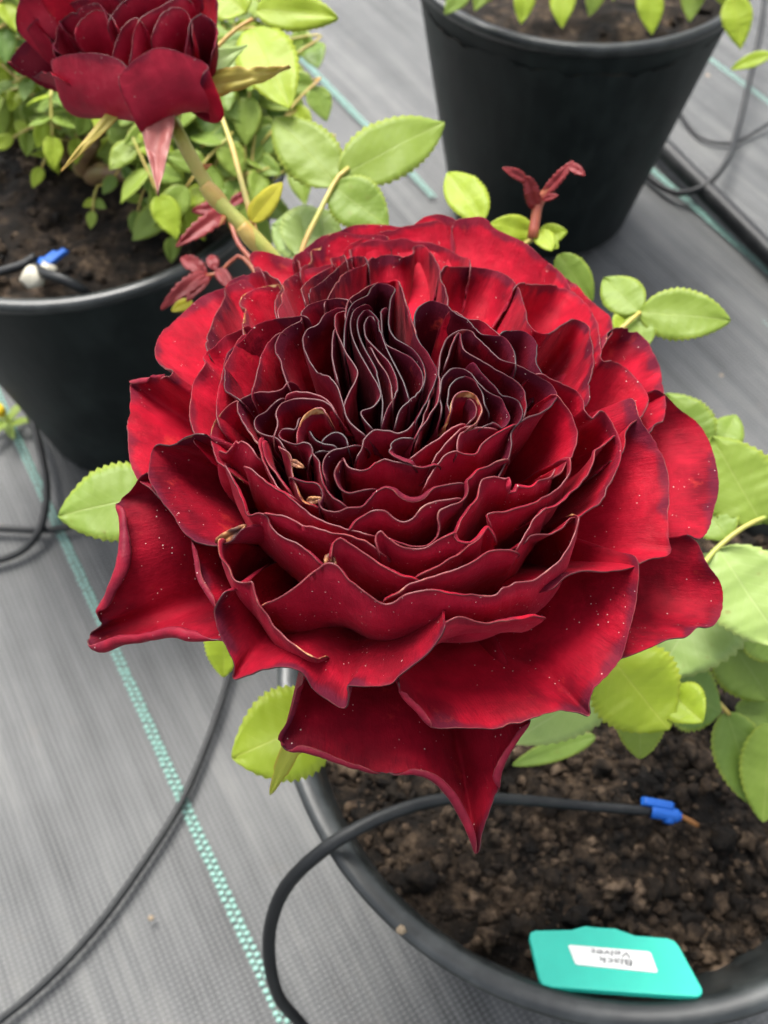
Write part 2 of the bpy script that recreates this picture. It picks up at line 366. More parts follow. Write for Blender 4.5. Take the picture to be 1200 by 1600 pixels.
def stitch_line(p, lx0, lx1, wid):
    """a guide line of raised mint stitches woven into the mat; p is one point on it"""
    q = RZi @ p; V = []; F = []; x = lx0; rr = random.Random(int(q.y * 1000))
    while x < lx1:
        gap = noise.noise(Vector((x * 9.0, q.y, 0))) > 0.46
        for k in range(2 if not gap else 0):
            cy = q.y + (k - .5) * wid * 0.5 + rr.uniform(-.0003, .0003) + 0.003 * noise.noise(Vector((x * 3, q.y, 4)))
            cx = x + (0.0024 if k % 2 else 0) + rr.uniform(-.0004, .0004)
            b = len(V); a, c, hh = 0.0019, wid * 0.24, 0.0014
            z = mat_height(cx, cy)
            for (dx, dy, dz) in ((-a, -c * .6, 0), (a * .5, -c, 0), (a, c * .6, 0), (-a * .5, c, 0), (-a * .4, -c * .4, hh), (a * .3, -c * .5, hh), (a * .5, c * .3, hh), (-a * .2, c * .5, hh)):
                V.append((cx + dx, cy + dy, z + dz))
            F += [(b + 4, b + 5, b + 6, b + 7), (b, b + 1, b + 5, b + 4), (b + 1, b + 2, b + 6, b + 5), (b + 2, b + 3, b + 7, b + 6), (b + 3, b, b + 4, b + 7)]
        x += 0.0048
    o = mesh_obj('guide_line', V, F, M['stitch'], ground); o.matrix_parent_inverse = Matrix(); tag(o, kind='stuff')
for (px, py) in ((240, 1150), (590, 213), (1150, 378), (1160, 120), (640, 2)):
    stitch_line(onz(px, py, 0), -2.2, 0.6, 0.0082)

# ------------------------------------------------------------------ pots
POT_H, POT_R, POT_B = 0.26, 0.150, 0.095
pot_prof = [(0.0, 0.004), (POT_B - .004, 0.004), (POT_B, 0.007), (0.1395, POT_H - 0.0165), (0.1418, POT_H - 0.0142), (0.1440, POT_H - 0.0125)]
rim_prof = [(0.1440, POT_H - 0.0122), (0.1470, POT_H - 0.0095), (0.1493, POT_H - 0.006), (POT_R, POT_H - 0.003), (0.1490, POT_H - 0.0008), (0.1465, POT_H),
            (0.1425, POT_H - 0.0008), (0.1400, POT_H - 0.003), (0.1385, POT_H - 0.008), (0.1370, POT_H - 0.020), (0.1290, POT_H - 0.052), (0.118, POT_H - 0.10)]
POTS = {'P': Vector((0.1006, 0.1813, 0)), 'L': Vector((-0.2154, 0.5612, 0)), 'U': Vector((0.1672, 0.8386, 0))}
POT_LABEL = {'P': 'black pot at the bottom right holding the teal tag', 'L': 'black pot at the left behind the large red rose', 'U': 'black pot at the upper right, seen tall from the side'}
SOIL_Z = {'P': POT_H - 0.034, 'L': POT_H - 0.022, 'U': POT_H - 0.03}
for k, c in POTS.items():
    e = thing('plant_pot', c, POT_LABEL[k], 'pot', 'black nursery pots')
    b = lathe('wall', pot_prof, M['pot'], c, e)
    lathe('rim', rim_prof, M['rim'], c, e)

def soil(key, seed, n_clod):
    c = POTS[key]; z0 = SOIL_Z[key]; rr = random.Random(seed); V = []; F = []; A = []
    N = 70; Rm = 0.1375
    def hz(x, y):
        r = math.hypot(x, y)
        h = 0.010 * (1 - (r / Rm) ** 2) + 0.007 * noise.noise(Vector((x * 22, y * 22, seed))) + 0.0035 * noise.noise(Vector((x * 75, y * 75, seed + 3))) + 0.0018 * noise.noise(Vector((x * 190, y * 190, seed + 5)))
        if key == 'P': h -= 0.020 * max(0.0, min(1.0, (x * 0.75 - y * 0.55 - 0.045) / 0.05))
        return z0 + h
    idx = {}
    for j in range(N + 1):
        for i in range(N + 1):
            x = (i / N * 2 - 1) * Rm; y = (j / N * 2 - 1) * Rm; r = math.hypot(x, y)
            if r > Rm: 
                if r > Rm * 1.06: continue
                x *= Rm / r; y *= Rm / r
            idx[(i, j)] = len(V); V.append(c + Vector((x, y, hz(x, y)))); A.append(max(0, noise.noise(Vector((x * 40, y * 40, 8)))) * .8)
    for j in range(N):
        for i in range(N):
            q = [(i, j), (i + 1, j), (i + 1, j + 1), (i, j + 1)]
            if all(p in idx for p in q): F.append(tuple(idx[p] for p in q))
    ico = bmesh.new(); bmesh.ops.create_icosphere(ico, subdivisions=2, radius=1); iv = [v.co.copy() for v in ico.verts]; jf = [[v.index for v in f.verts] for f in ico.faces]; ico.free()
    ic1 = bmesh.new(); bmesh.ops.create_icosphere(ic1, subdivisions=1, radius=1); iv1 = [v.co.copy() for v in ic1.verts]; jf1 = [[v.index for v in f.verts] for f in ic1.faces]; ic1.free()
    for n in range(n_clod):
        a = rr.uniform(0, 2 * math.pi); r = Rm * 0.97 * math.sqrt(rr.random()); x, y = r * math.cos(a), r * math.sin(a)
        s = 0.0011 * math.exp(rr.gauss(-0.12, 0.70)); s = min(s, 0.0058); pale = max(0, min(1, rr.gauss(0.30, 0.42))); small = s < 0.0021; off = rr.random() * 50
        p = c + Vector((x, y, hz(x, y) + s * 0.25)); b = len(V); sq = (rr.uniform(.7, 1.3), rr.uniform(.7, 1.3), rr.uniform(.5, .95))
        for v in (iv1 if small else iv):
            k = s * (1 + 0.75 * noise.noise(v * 1.5 + Vector((off, 0, 0))) + .75 * noise.noise(v * 3.3 + Vector((off, 3, 0))))
            V.append(p + Vector((v.x * sq[0], v.y * sq[1], v.z * sq[2])) * k); A.append(pale)
        F += [tuple(b + q for q in f) for f in (jf1 if small else jf)]
    o = mesh_obj('potting_soil', V, F, M['soil'], None, attrs={'pale': A})
    tag(o, {'P': 'crumbly dark soil in the bottom right pot with the teal tag', 'L': 'dark soil in the left pot behind the rose', 'U': 'dark soil under the leaves in the upper right pot'}[key], 'soil', kind='stuff')
    return hz
SOIL = {'P': soil('P', 1, 8500), 'L': soil('L', 2, 1500), 'U': soil('U', 3, 200)}

# ------------------------------------------------------------------ rose petals
class Flower:
    def __init__(s, px, py, depth, tilt_cam, tilt_x, R, drop, zb, slope2, dip=0.0):
        s.A = at(px, py, depth); s.a = Vector((math.sin(tilt_x), -math.sin(tilt_cam), math.cos(tilt_cam))).normalized()
        s.e1 = (Vector((1, 0, 0)) - s.a * s.a.x).normalized(); s.e2 = s.a.cross(s.e1)
        s.R, s.drop, s.zb, s.slope2, s.dip = R, drop, zb, slope2, dip
        s.n = 0
    def loc(s, X):
        d = X - s.A; return Vector((d.dot(s.e1), d.dot(s.e2), d.dot(s.a)))
    def wor(s, l): return s.A + s.e1 * l.x + s.e2 * l.y + s.a * l.z
    def dome(s, r):
        if r < s.R: z = -s.drop * (r / s.R) ** 2
        else: z = -s.drop - s.slope2 * (r - s.R)
        return z - s.dip * math.exp(-(r / (s.R * .33)) ** 2)
    def hit(s, x, y, h=0.0):
        v = ray(x, y); o = s.loc(CAM); d = s.loc(CAM + v) - o
        def g(t):
            p = o + d * t; return p.z - s.dome(math.hypot(p.x, p.y))
        t0 = (s.A - CAM).dot(FW) - s.R * 1.6; best = (9, t0); t = t0; st = s.R / 100; hit = None
        while t < t0 + s.R * 3.6:
            q = g(t)
            if q < best[0]: best = (q, t)
            if q <= 0:
                a, b = t - st, t
                for _ in range(18):
                    m = (a + b) / 2
                    if g(m) > 0: a = m
                    else: b = m
                hit = b; break
            t += st
        t = hit if hit is not None else best[1]
        t -= h / v.length
        return o + d * t            # flower coordinates
    def auto_lean(s, p):
        r = math.hypot(p.x, p.y); k = r / s.R; c = p.y / max(r, 1e-6)
        far = 0.5 + 0.5 * c
        l = -14 + (42 + 14) * far + (1 - abs(c)) * 18
        l *= min(1.0, max(0.12, (k - 0.22) / 0.5))
        return l

BLOOM_PARENT = None
def petal(fl, pts, lean=None, L=0.3, h=0.0, roll=None, dark=0.25, brown=0.0, ext=True, curl=0.7, label=None, scale=1.0, rip=1.0, rb=0.10, parent=None, bow=0.0, calm=1.0):
    """a petal grown from its rim: the rim is a space curve on the bloom's outer form, the blade runs from it
    down to the receptacle. lean: angle of the blade at the rim from the bloom axis (deg, outward positive).
    roll: (first, last, radius mm, degrees) of margin that curls up over the face."""
    fl.n += 1; seed = fl.n * 3.71
    if isinstance(h, (int, float)): hh = [h] * len(pts)
    else: hh = [h[0] + (h[1] - h[0]) * i / (len(pts) - 1) for i in range(len(pts))]
    rim = [fl.hit(x, y, k * 0.001) for (x, y), k in zip(pts, hh)]
    ctrl_n = len(rim); S = fl.R / 0.054
    if ext:
        t0 = (rim[0] - rim[1]).normalized(); t1 = (rim[-1] - rim[-2]).normalized()
        def ex(p, t): return p + t * 0.0022 * S + Vector((0, 0, -0.0055 * S)) - Vector((p.x, p.y, 0)) * 0.06
        rim = [ex(rim[0], t0)] + rim + [ex(rim[-1], t1)]
    Q = catmull(rim, 0.00075 * S); n = len(Q)
    cum = [0.0]
    for i in range(1, n): cum.append(cum[-1] + (Q[i] - Q[i - 1]).length)
    # the blade below the rim follows a calmer curve, so folds die out towards the claw
    SM = [p.copy() for p in Q]
    for _ in range(int(70 * calm)):
        SM = [SM[0]] + [SM[i] * .5 + (SM[i - 1] + SM[i + 1]) * .25 for i in range(1, n - 1)] + [SM[-1]]
    # where each control point sits along the curve, for rolls
    idx = []
    for p in rim[(1 if ext else 0):(1 if ext else 0) + ctrl_n]:
        idx.append(min(range(n), key=lambda i: (Q[i] - p).length_squared))
    mean = Vector((0, 0, 0))
    for p in Q: mean += Vector((p.x, p.y, 0))
    mean = mean / n; mr = mean.normalized() if mean.length > 1e-6 else Vector((1, 0, 0))
    wrap = mean.length / (sum(math.hypot(p.x, p.y) for p in Q) / n + 1e-9)
    vs_ = [0.0, .1, .2, .3, .4, .5, .58, .66, .73, .79, .85, .9, .94, .97, 1.0]
    rows = []; edge = []
    roll_w = [0.0] * n
    if roll:
        for (a, b, rad, deg) in roll:
            i0, i1 = idx[a], idx[b]
            for i in range(i0, i1 + 1):
                t = (i - i0) / max(1, i1 - i0); k = min(1, 6 * t, 6 * (1 - t)); roll_w[i] = max(roll_w[i], k)
        rrad, rdeg = roll[0][2] * 0.001 * S, roll[0][3]
    nroll = 9 if roll else (7 if curl > 2 else 4)
    V = []; E = []; U = []
    for i in range(n):
        p = Q[i]; r = math.hypot(p.x, p.y)
        rp = Vector((p.x, p.y, 0)) / r if r > 1e-5 else mr
        rd = rp * (0.35 + 0.4 * (1 - wrap)) + mr * (0.65 - 0.4 * (1 - wrap)) * min(1, r / (0.25 * fl.R)) + rp * 1e-4
        rd = rd.normalized()
        ln = fl.auto_lean(p) if lean is None else lean
        if lean is not None and lean < 12:
            f_ = cum[i] / max(cum[-1], 1e-9); ln += 34 * max(0.0, 1 - min(f_, 1 - f_) / 0.16) ** 1.5
        ph = R_(ln)
        d = rd * math.sin(ph) + Vector((0, 0, 1)) * math.cos(ph)
        # ripple: rim sways a little in depth
        sw = 0.0007 * S * rip * noise.noise(Vector((cum[i] / S * 130, seed, 0))) + 0.0003 * S * rip * noise.noise(Vector((cum[i] / S * 420, seed, 7)))
        nrm_g = Vector((-math.cos(ph) * rd.x, -math.cos(ph) * rd.y, math.sin(ph)))
        nk = noise.noise(Vector((cum[i] / S * 170, seed, 11)))
        q = p + nrm_g * sw + d * S * rip * (0.00016 * noise.noise(Vector((cum[i] / S * 800, seed, 5))) - 0.003 * max(0.0, nk - 0.45))
        ds = d
        ps = SM[i]; rs = math.hypot(ps.x, ps.y); rps = Vector((ps.x, ps.y, 0)) / rs if rs > 1e-5 else mr
        P0 = rps * (rb * rs + 0.0015 * S) + Vector((0, 0, fl.zb)); dist = (q - P0).length
        Ld = L * dist
        P2 = ps - ds * Ld; dq = q - ps
        out = Vector((P2.x, P2.y, 0)) - Vector((P0.x, P0.y, 0))
        P1 = P0 + out * 0.75 + Vector((0, 0, 0.15 * dist))
        col = []
        for v in vs_:
            w1 = 1 - v
            dr = (1 - v) * dist
            X = P0 * w1 ** 3 + P1 * 3 * w1 * w1 * v + P2 * 3 * w1 * v * v + ps * v ** 3 + dq * (v * math.exp(-dr / (0.0048 * S)))
            amp = S * v * (0.0008 * noise.noise(Vector((cum[i] / S * 60, dr / S * 80, seed))) + 0.00016 * noise.noise(Vector((cum[i] / S * 210, dr / S * 260, seed + 2))))
            if bow: amp += bow * 0.001 * math.sin(math.pi * v) * v
            col.append(X + nrm_g * amp * (0.0 if v == 1.0 else 1.0))
        tang = (col[-1] - col[-3]).normalized()
        # face normal of the upper side
        tu = (Q[min(i + 1, n - 1)] - Q[max(i - 1, 0)]).normalized()
        nn = tu.cross(tang).normalized()
        if nn.dot(nrm_g) < 0: nn = -nn
        rw = roll_w[i]
        for j in range(1, nroll + 1):
            if rw > 0:
                rn = noise.noise(Vector((cum[i] / S * 85, seed, 21))); be = R_(rdeg) * rw * (0.85 + 0.35 * rn) * j / nroll; rr_ = rrad * (1.0 + 0.7 * noise.noise(Vector((cum[i] / S * 60, seed, 31)))) * (1 - .45 * j / nroll)
                col.append(col[len(vs_) - 1] + (tang * math.sin(be) + nn * (1 - math.cos(be))) * rr_)
            else:
                cw = curl * (0.55 + 0.9 * noise.noise(Vector((cum[i] / S * 90, seed, 3))))
                be = R_(42) * j / nroll; rad = (0.0007 if curl < 2 else 0.00085) * S
                sg = -1 if cw > 0 else 1; cw = abs(cw)
                col.append(col[len(vs_) - 1] + (tang * math.sin(be * cw) + nn * sg * (1 - math.cos(be * cw))) * rad)
        m = len(col)
        de = 0.0; es = [0.0] * m
        for j in range(m - 2, -1, -1):
            de += (col[j + 1] - col[j]).length; es[j] = de * 1000 / S
        V += [fl.wor(x) for x in col]; E += es; U += [cum[i] * 1000 / S] * m
    m = len(vs_) + nroll; F = []
    for i in range(n - 1):
        for j in range(m - 1):
            F.append((i * m + j, (i + 1) * m + j, (i + 1) * m + j + 1, i * m + j + 1))
    # orient: first side = the velvety inside (towards axis / up)
    sgn = 0.0
    for f in F[::7]:
        c = sum((V[k] for k in f), Vector()) / 4; nv = (V[f[1]] - V[f[0]]).cross(V[f[3]] - V[f[0]])
        l = fl.loc(c); sgn += nv.normalized().dot((fl.e1 * -l.x + fl.e2 * -l.y).normalized() * 0.8 + fl.a * 1.0) if nv.length > 0 else 0
    if sgn < 0: F = [tuple(reversed(f)) for f in F]
    o = mesh_obj('petal', V, F, [M['p_in'], M['p_back'], M['p_edge']], parent, attrs={'edge': E, 'along': U})
    md = o.modifiers.new('thickness', 'SOLIDIFY'); md.thickness = 0.00036 * S; md.offset = -1; md.material_offset = 1; md.material_offset_rim = 2
    md.use_quality_normals = False
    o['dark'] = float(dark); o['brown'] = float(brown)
    if label: o['label'] = label
    return o

def P_(s): return [tuple(float(k) for k in q.split(',')) for q in s.split()]

bush = thing('rose_bush', POTS['P'] + Vector((0, 0, SOIL_Z['P'])), 'rose bush with the large open dark red bloom in the bottom right pot', 'rose bush')
FA = Flower(612, 625, 0.185, R_(6), 0.0, 0.054, 0.026, -0.060, 0.85, 0.003)
def receptacle(fl, parent, name='bloom'):
    c = fl.wor(Vector((0, 0, fl.zb))); S = fl.R / .054; V = []; F = []
    prof = [(0.0, 0.006), (0.007, 0.004), (0.0095, -0.001), (0.0085, -0.008), (0.005, -0.014), (0.0028, -0.018)]
    for k in range(20):
        a = 2 * math.pi * k / 20
        for r, z in prof: V.append(c + (fl.e1 * math.cos(a) * r + fl.e2 * math.sin(a) * r + fl.a * z) * S)
    n = len(prof)
    for k in range(20):
        for i in range(n - 1): F.append((k * n + i, ((k + 1) % 20) * n + i, ((k + 1) % 20) * n + i + 1, k * n + i + 1))
    return mesh_obj(name, V, F, M['stem'], parent)
bloomA = receptacle(FA, bush)
bloomA['label'] = 'large open dark red rose with quartered heart'

PET = [
 # outer, spreading petals -------------------------------------------------------------------------------------------
 ("478,1062 462,1112 443,1163 480,1170 520,1183 560,1197 603,1206 640,1204 668,1212 695,1236 718,1272 733,1304 746,1333 752,1300 763,1268 777,1232 783,1200 802,1160 828,1120", dict(lean=84, L=.45, h=-1.0, dark=.58, roll=[(0,2,1.0,200),(2,6,1.25,215),(6,12,1.5,215),(15,18,1.4,200)])),  # dark: old pigment plus shade from the bloom above, put into the colour
 ("232,742 205,768 191,782 197,815 195,871 178,919 165,945 162,975 142,993 162,1014 191,1007 238,998 273,993 303,999 345,1000 372,1002", dict(lean=80, L=.42, h=-1.0, dark=.58, roll=[(8,14,1.9,215),(2,7,1.2,200)])),  # dark also holds shade of the rows above, painted in with the pigment
 ("1022,610 1060,638 1090,663 1108,692 1118,725 1121,755 1115,790 1106,825 1092,841 1072,836 1088,850 1103,882 1125,913 1130,943 1118,972 1103,979 1088,979 1072,993 1040,998 1010,1013 960,1028", dict(lean=78, L=.42, h=-1.0, dark=.48)),
 ("994,872 992,940 981,987 969,1026 947,1055 925,1077 919,1103 921,1117 905,1111 874,1107 837,1118 800,1132 770,1137 725,1135 678,1135 650,1108 630,1088 624,1068", dict(lean=66, L=.42, h=3.6, dark=.42, roll=[(14,17,.8,150)])),
 ("944,540 950,520 967,514 995,520 1010,531 1018,550 1030,580 1035,605 1037,640 1034,657 1022,663 1013,678", dict(lean=70, L=.4, dark=.4)),
 ("850,412 882,434 897,443 912,462 930,477 947,490 955,505 955,520 942,537", dict(lean=62, L=.4, h=-1.5, dark=.3)),
 ("709,388 707,357 711,346 727,342 756,342 772,357 802,372 827,385 852,407 875,427 890,452 897,462", dict(lean=54, L=.36, dark=.26)),  # dark here paints gap shade between the rear petals
 ("636,362 650,350 665,340 687,336 702,339 716,350", dict(lean=52, h=-1.2, dark=.3)),
 ("520,368 535,360 552,354 590,353 615,355 640,362", dict(lean=52, h=-1.2, dark=.45)),
 ("540,390 560,377 585,367 615,359 647,352 685,346 695,352 701,370 703,388", dict(lean=48, dark=.3)),
 ("470,428 487,410 490,391 500,389 506,376 515,367 540,364 560,367 585,368 605,372", dict(lean=48, dark=.35, brown=.5)),
 ("458,412 477,390 502,371 525,365", dict(lean=55, h=-1.2, dark=.3)),
 ("411,426 397,417 390,405 395,396 407,394 430,399 455,406 470,425", dict(lean=58, h=.3, dark=.2, brown=.3)),
 ("327,552 329,515 340,490 352,467 354,450 365,437 385,429 410,426 425,435 438,446", dict(lean=52, dark=.4)),
 ("382,524 382,505 386,485 375,475 385,460 402,452 420,447 437,446 441,470 435,497", dict(lean=44, dark=.15, brown=.5)),
 ("385,438 352,450 320,462 297,480 272,502 252,525 244,545 247,562 258,574 271,581 264,590 235,593 206,600 206,627 200,657 201,690 206,720 217,745 235,762 251,778 280,808", dict(lean=72, L=.4, dark=.3, roll=[(10,12,1.0,215)])),
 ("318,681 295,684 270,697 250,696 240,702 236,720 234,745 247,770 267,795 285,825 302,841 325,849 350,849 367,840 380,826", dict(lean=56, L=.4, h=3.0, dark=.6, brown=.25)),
 ("303,842 305,868 312,900 330,932 346,952", dict(lean=40, h=.4, dark=.4, roll=[(0,4,.8,170)])),
 ("306,692 303,672 299,652 300,620 307,592 321,573 322,555 337,542 352,527 377,517 388,510", dict(lean=46, dark=.15)),
 ("343,665 342,627 345,600 352,575 364,550 385,524", dict(lean=40, dark=.2)),
 ("378,627 366,617 355,610 351,585 358,557 380,532 402,510 422,502 460,497 478,497", dict(lean=34, dark=.6)),
 ("434,498 440,452 452,435 477,422 500,417 522,415", dict(lean=42, dark=.3)),
 ("478,472 474,448 490,434 518,418 520,404 529,401 541,409", dict(lean=38, dark=.35)),
 ("484,464 500,445 520,428 540,410 555,402 574,412", dict(lean=36, dark=.6)),
 ("550,404 551,389 565,381 587,376 605,377 630,374 647,379 672,381 700,390 717,400 734,420", dict(lean=44, dark=.3)),  # gap shade at the rear is put into its dark margin
 ("508,478 512,470 525,447 545,425 570,415 590,401 610,399 630,402 646,398 649,385 658,384 672,397 684,417 687,437 695,455 698,478", dict(lean=40, dark=.45)),
 ("690,425 710,419 740,419 772,424 792,432 805,445 812,460 817,477 820,492 827,510 837,521 850,525 862,521 880,509 902,501 915,507 920,525 925,545 925,570 919,602 916,630", dict(lean=40, dark=.42)),
 ("806,449 830,447 852,446 875,450 897,460 915,477 927,495 934,520 937,545 937,560 943,566 957,566 975,575 997,597 1010,617 1011,630 1000,650 980,667 975,680 975,692 965,712", dict(lean=52, dark=.26)),  # dark margin also paints the shade of the gap beside it
 ("985,622 999,655 1012,677 1030,707 1040,735 1045,775 1042,805 1042,842 1045,862 1009,873 984,887 950,892 907,892 882,902 860,920", dict(lean=62, L=.42, h=2.6, dark=.38)),
 ("842,585 860,594 880,604 900,615 907,627 910,642 922,655 932,645 942,647 955,662 962,677 966,697 965,720 960,742 947,760 942,775 932,787 920,795 905,807 892,811 877,826 860,832 825,836 816,846", dict(lean=20, dark=.25, brown=.2, h=1.6)),
 ("958,681 947,690 927,707 922,727 907,750 887,772 862,790 846,797 838,806", dict(lean=8, dark=.15, h=.4)),
 ("785,521 800,519 820,520 832,530 837,547 837,567 846,589", dict(lean=30, dark=.75)),
 ("705,487 732,500 752,502 770,515 785,530", dict(lean=30, dark=.15)),
 # front flares -----------------------------------------------------------------------------------------------------
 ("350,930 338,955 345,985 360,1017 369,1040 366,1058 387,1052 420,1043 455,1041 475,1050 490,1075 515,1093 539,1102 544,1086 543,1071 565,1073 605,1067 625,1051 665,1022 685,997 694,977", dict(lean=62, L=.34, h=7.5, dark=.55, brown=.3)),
 ("672,1006 695,976 710,966 725,965 760,972 785,967 810,961 830,960 850,965", dict(lean=6, L=.42, h=.2, dark=.1)),
 ("345,852 350,870 360,887 372,907 396,909 402,927 412,950 430,977 455,1000 487,1022", dict(lean=-10, L=.4, h=.8, dark=.1, brown=.45)),
 ("411,945 440,930 470,910 507,884 520,882 535,892 550,910 575,927 604,944 635,930 672,922 700,925 730,930 750,932 772,930 782,920 800,912 828,907 857,887 885,857 899,835 903,810", dict(lean=-18, L=.40, h=.2, dark=.15, brown=.3, bow=-.4)),
 # heart: walls seen from outside -----------------------------------------------------------------------------------
 ("352,725 363,742 375,763 387,790 391,804 405,801 421,809 426,823 440,837 475,857 503,878", dict(lean=-9, L=.36, dark=.25, brown=.25)),
 ("420,802 440,807 475,817 512,827 550,836 575,845 598,862", dict(lean=-9, L=.36, dark=.15)),
 ("513,874 518,852 532,841 550,852 575,868 622,895 653,910", dict(lean=-9, L=.36, dark=.05, brown=.3)),
 ("385,728 410,747 432,762 457,783 482,800 507,815 545,828 582,836", dict(lean=-9, L=.36, dark=.15, brown=.1)),
 ("608,933 645,910 685,898 730,880 767,860 780,857 806,861", dict(lean=-9, L=.36, dark=.05, h=.2, brown=.15)),
 ("655,896 685,880 715,860 745,837 760,824 767,827 776,841", dict(lean=-9, L=.36, dark=.05)),
 ("590,862 586,836 595,829 606,838 625,851 652,858 672,852 695,837 712,833 718,844 733,847 750,836", dict(lean=-14, L=.42, dark=.05, h=.3, brown=.1)),
 ("766,826 758,806 769,800 790,799 811,791 840,781 865,769 880,754 887,733 886,721", dict(lean=-8, L=.42, dark=.1)),
 ("805,860 822,830 838,805 852,795", dict(lean=-8, L=.42, dark=.1)),
 ("705,836 723,808 740,781 752,752 765,748 778,747 791,751 792,764 800,766 803,757 827,759 840,752 863,744 869,734", dict(lean=-8, L=.4, dark=.08, brown=.35)),
 ("790,717 757,730 738,740 726,754 727,770 719,784 702,790 684,798 681,808 685,825 679,842 660,853 630,848 602,838", dict(lean=-2, dark=.35)),
 ("546,824 555,812 570,804 587,796 602,797 616,808 630,813 643,810 655,797 671,788 695,784 718,780", dict(lean=-6, dark=.25)),
 ("500,780 505,794 524,797 543,790 564,791 575,780 587,767 601,761 616,764 630,775 645,781 657,778 667,767 686,760 724,757", dict(lean=-6, dark=.4)),
 ("662,762 668,748 680,729 694,712 709,705 724,708 739,709 750,695 773,677 802,664", dict(lean=-14, dark=.25, brown=.25)),
 ("538,716 547,730 562,735 576,733 588,722 601,718 618,720 640,725 660,729 680,726", dict(lean=-8, dark=.4, brown=.1)),
 ("534,722 527,738 530,752 537,763 547,768 562,766 585,765", dict(lean=-2, dark=.5)),
 ("556,716 565,700 570,684 585,673 603,675 622,678 635,673 645,658", dict(lean=-8, dark=.55)),
 ("642,722 625,716 612,708 609,697 616,688 628,685 646,686", dict(lean=0, dark=.7)),
 ("640,720 658,706 672,697 690,681 707,667 725,662", dict(lean=-12, dark=.12)),
 ("672,727 688,704 708,678 724,669 746,666", dict(lean=-10, dark=.2)),
 ("710,706 714,688 728,676 748,669 772,671", dict(lean=-8, dark=.25, brown=.2)),
 ("866,619 882,637 894,657 899,680 893,705 885,722 872,740 861,747", dict(lean=26, dark=.15)),
 # right whorl ------------------------------------------------------------------------------------------------------
 ("655,660 668,628 678,603 680,583 672,565 661,545 651,523 649,500 653,484 665,475 678,473 692,477 708,490 732,503 752,522 770,527 785,530 797,542 806,572", dict(dark=.75, lean=22)),
 ("650,686 660,671 676,647 687,618 690,585 689,560 696,537 703,528 714,520 732,517 745,530 762,547 782,564 807,572 830,585 850,597 866,615 863,631 848,644 823,652 807,662 797,675 795,694 792,715 782,737 774,749", dict(dark=.6, lean=10)),
 ("698,570 708,538 716,524 722,545 740,560 765,575 790,587 806,596 816,610 820,632 817,653", dict(dark=.6, lean=10)),
 ("737,570 752,590 770,607 786,620 798,622 809,627 813,638 811,654 800,668", dict(dark=.75, lean=8)),
 ("690,650 690,625 693,600 705,580 720,577 737,585 750,600 765,616 782,627 790,642 792,658 782,668 768,662 748,669", dict(dark=.7, lean=6, brown=.15)),
 ("705,647 702,627 703,610 712,597 727,592 740,598 750,611 758,632 764,643", dict(dark=.75, lean=5)),
 ("703,645 712,622 727,614 742,619 750,632 752,645 745,660 730,671", dict(dark=.3, lean=4, brown=.7, h=.5)),
 ("733,625 741,637 741,650 729,662", dict(dark=.5, lean=0)),
 ("648,690 655,668 664,640 672,620", dict(dark=.4, lean=4, h=-.3)),
 # left whorl -------------------------------------------------------------------------------------------------------
 ("536,483 513,492 500,507 482,516 475,535 480,556 490,572 507,587 521,594 530,610 538,636 547,658 573,681", dict(dark=.6, lean=8)),
 ("546,471 512,470 490,475 473,486 470,502 447,515 435,532 432,548 440,565 445,582 451,603", dict(dark=.5, lean=24)),
 ("394,619 400,592 410,560 420,537 441,521", dict(dark=.35, lean=28)),
 ("453,599 440,611 422,615 405,614 390,619 376,627 374,642 381,662 395,682 408,694", dict(dark=.4, lean=12)),
 ("441,624 415,645 400,654 399,667 410,678 430,684 448,703", dict(dark=.6, lean=8)),
 ("373,628 352,641 340,657 332,677 335,698 342,716 358,732", dict(dark=.1, lean=30, brown=.4)),
 ("343,705 357,707 368,694 380,691 392,698 404,713", dict(dark=.05, lean=-25, h=.6)),
 ("409,691 414,715 422,740 437,762 462,779", dict(dark=.1, lean=0)),
 ("419,691 422,717 435,745 452,768", dict(dark=.1, lean=0)),
 ("440,699 452,712 455,727 456,745 466,767 476,783 493,789", dict(dark=.2, lean=-6, brown=.7)),
 ("446,622 455,615 475,613 497,617 514,627 523,641", dict(dark=.3, lean=0)),
 ("430,686 435,662 433,647 441,631 457,626 478,625 499,628 514,634 525,647", dict(dark=.45, lean=4)),
 ("465,693 464,677 469,662 475,653 487,644 501,641 511,651", dict(dark=.2, lean=4, brown=.5)),
 ("466,655 464,672 443,673 438,681 447,690 464,694 476,691 487,696 489,708 482,724", dict(dark=.6, lean=-4)),
 ("487,674 493,688 507,693 522,696 527,701 515,705 496,709", dict(dark=.75, lean=0)),
 ("500,693 505,685 515,678 529,676 541,684 547,699", dict(dark=.8, lean=0)),
 ("557,698 537,703 518,708 510,717 507,729 513,748", dict(dark=.6, lean=0)),
 ("489,709 500,725 504,745 519,774 541,789", dict(dark=.45, lean=-6)),
 ("458,747 476,754 491,755 503,763 508,775 502,792", dict(dark=.6, lean=-4)),
 # centre folds -----------------------------------------------------------------------------------------------------
 ("541,497 546,472 560,459 581,447 596,443 617,440 625,448 632,471 640,499 649,522", dict(dark=.4, lean=10)),
 ("539,546 543,499 548,482 559,471 575,463 583,449 593,444 615,452 609,473 607,495 608,517 619,532 639,545 654,561 663,585 659,609", dict(dark=.78, lean=6, rip=.4)),
 ("602,483 595,490 595,506 597,526 604,541 626,554 643,565 658,585 658,605 647,620 627,638 616,666", dict(dark=.72, lean=4, rip=.4)),
 ("541,489 529,491 525,502 527,517 535,536 542,552 553,568 560,582 557,595 548,611 538,638", dict(dark=.55, lean=4, rip=.4)),
 ("526,515 521,540 520,555 524,576 530,598", dict(dark=.6, lean=4, rip=.4)),
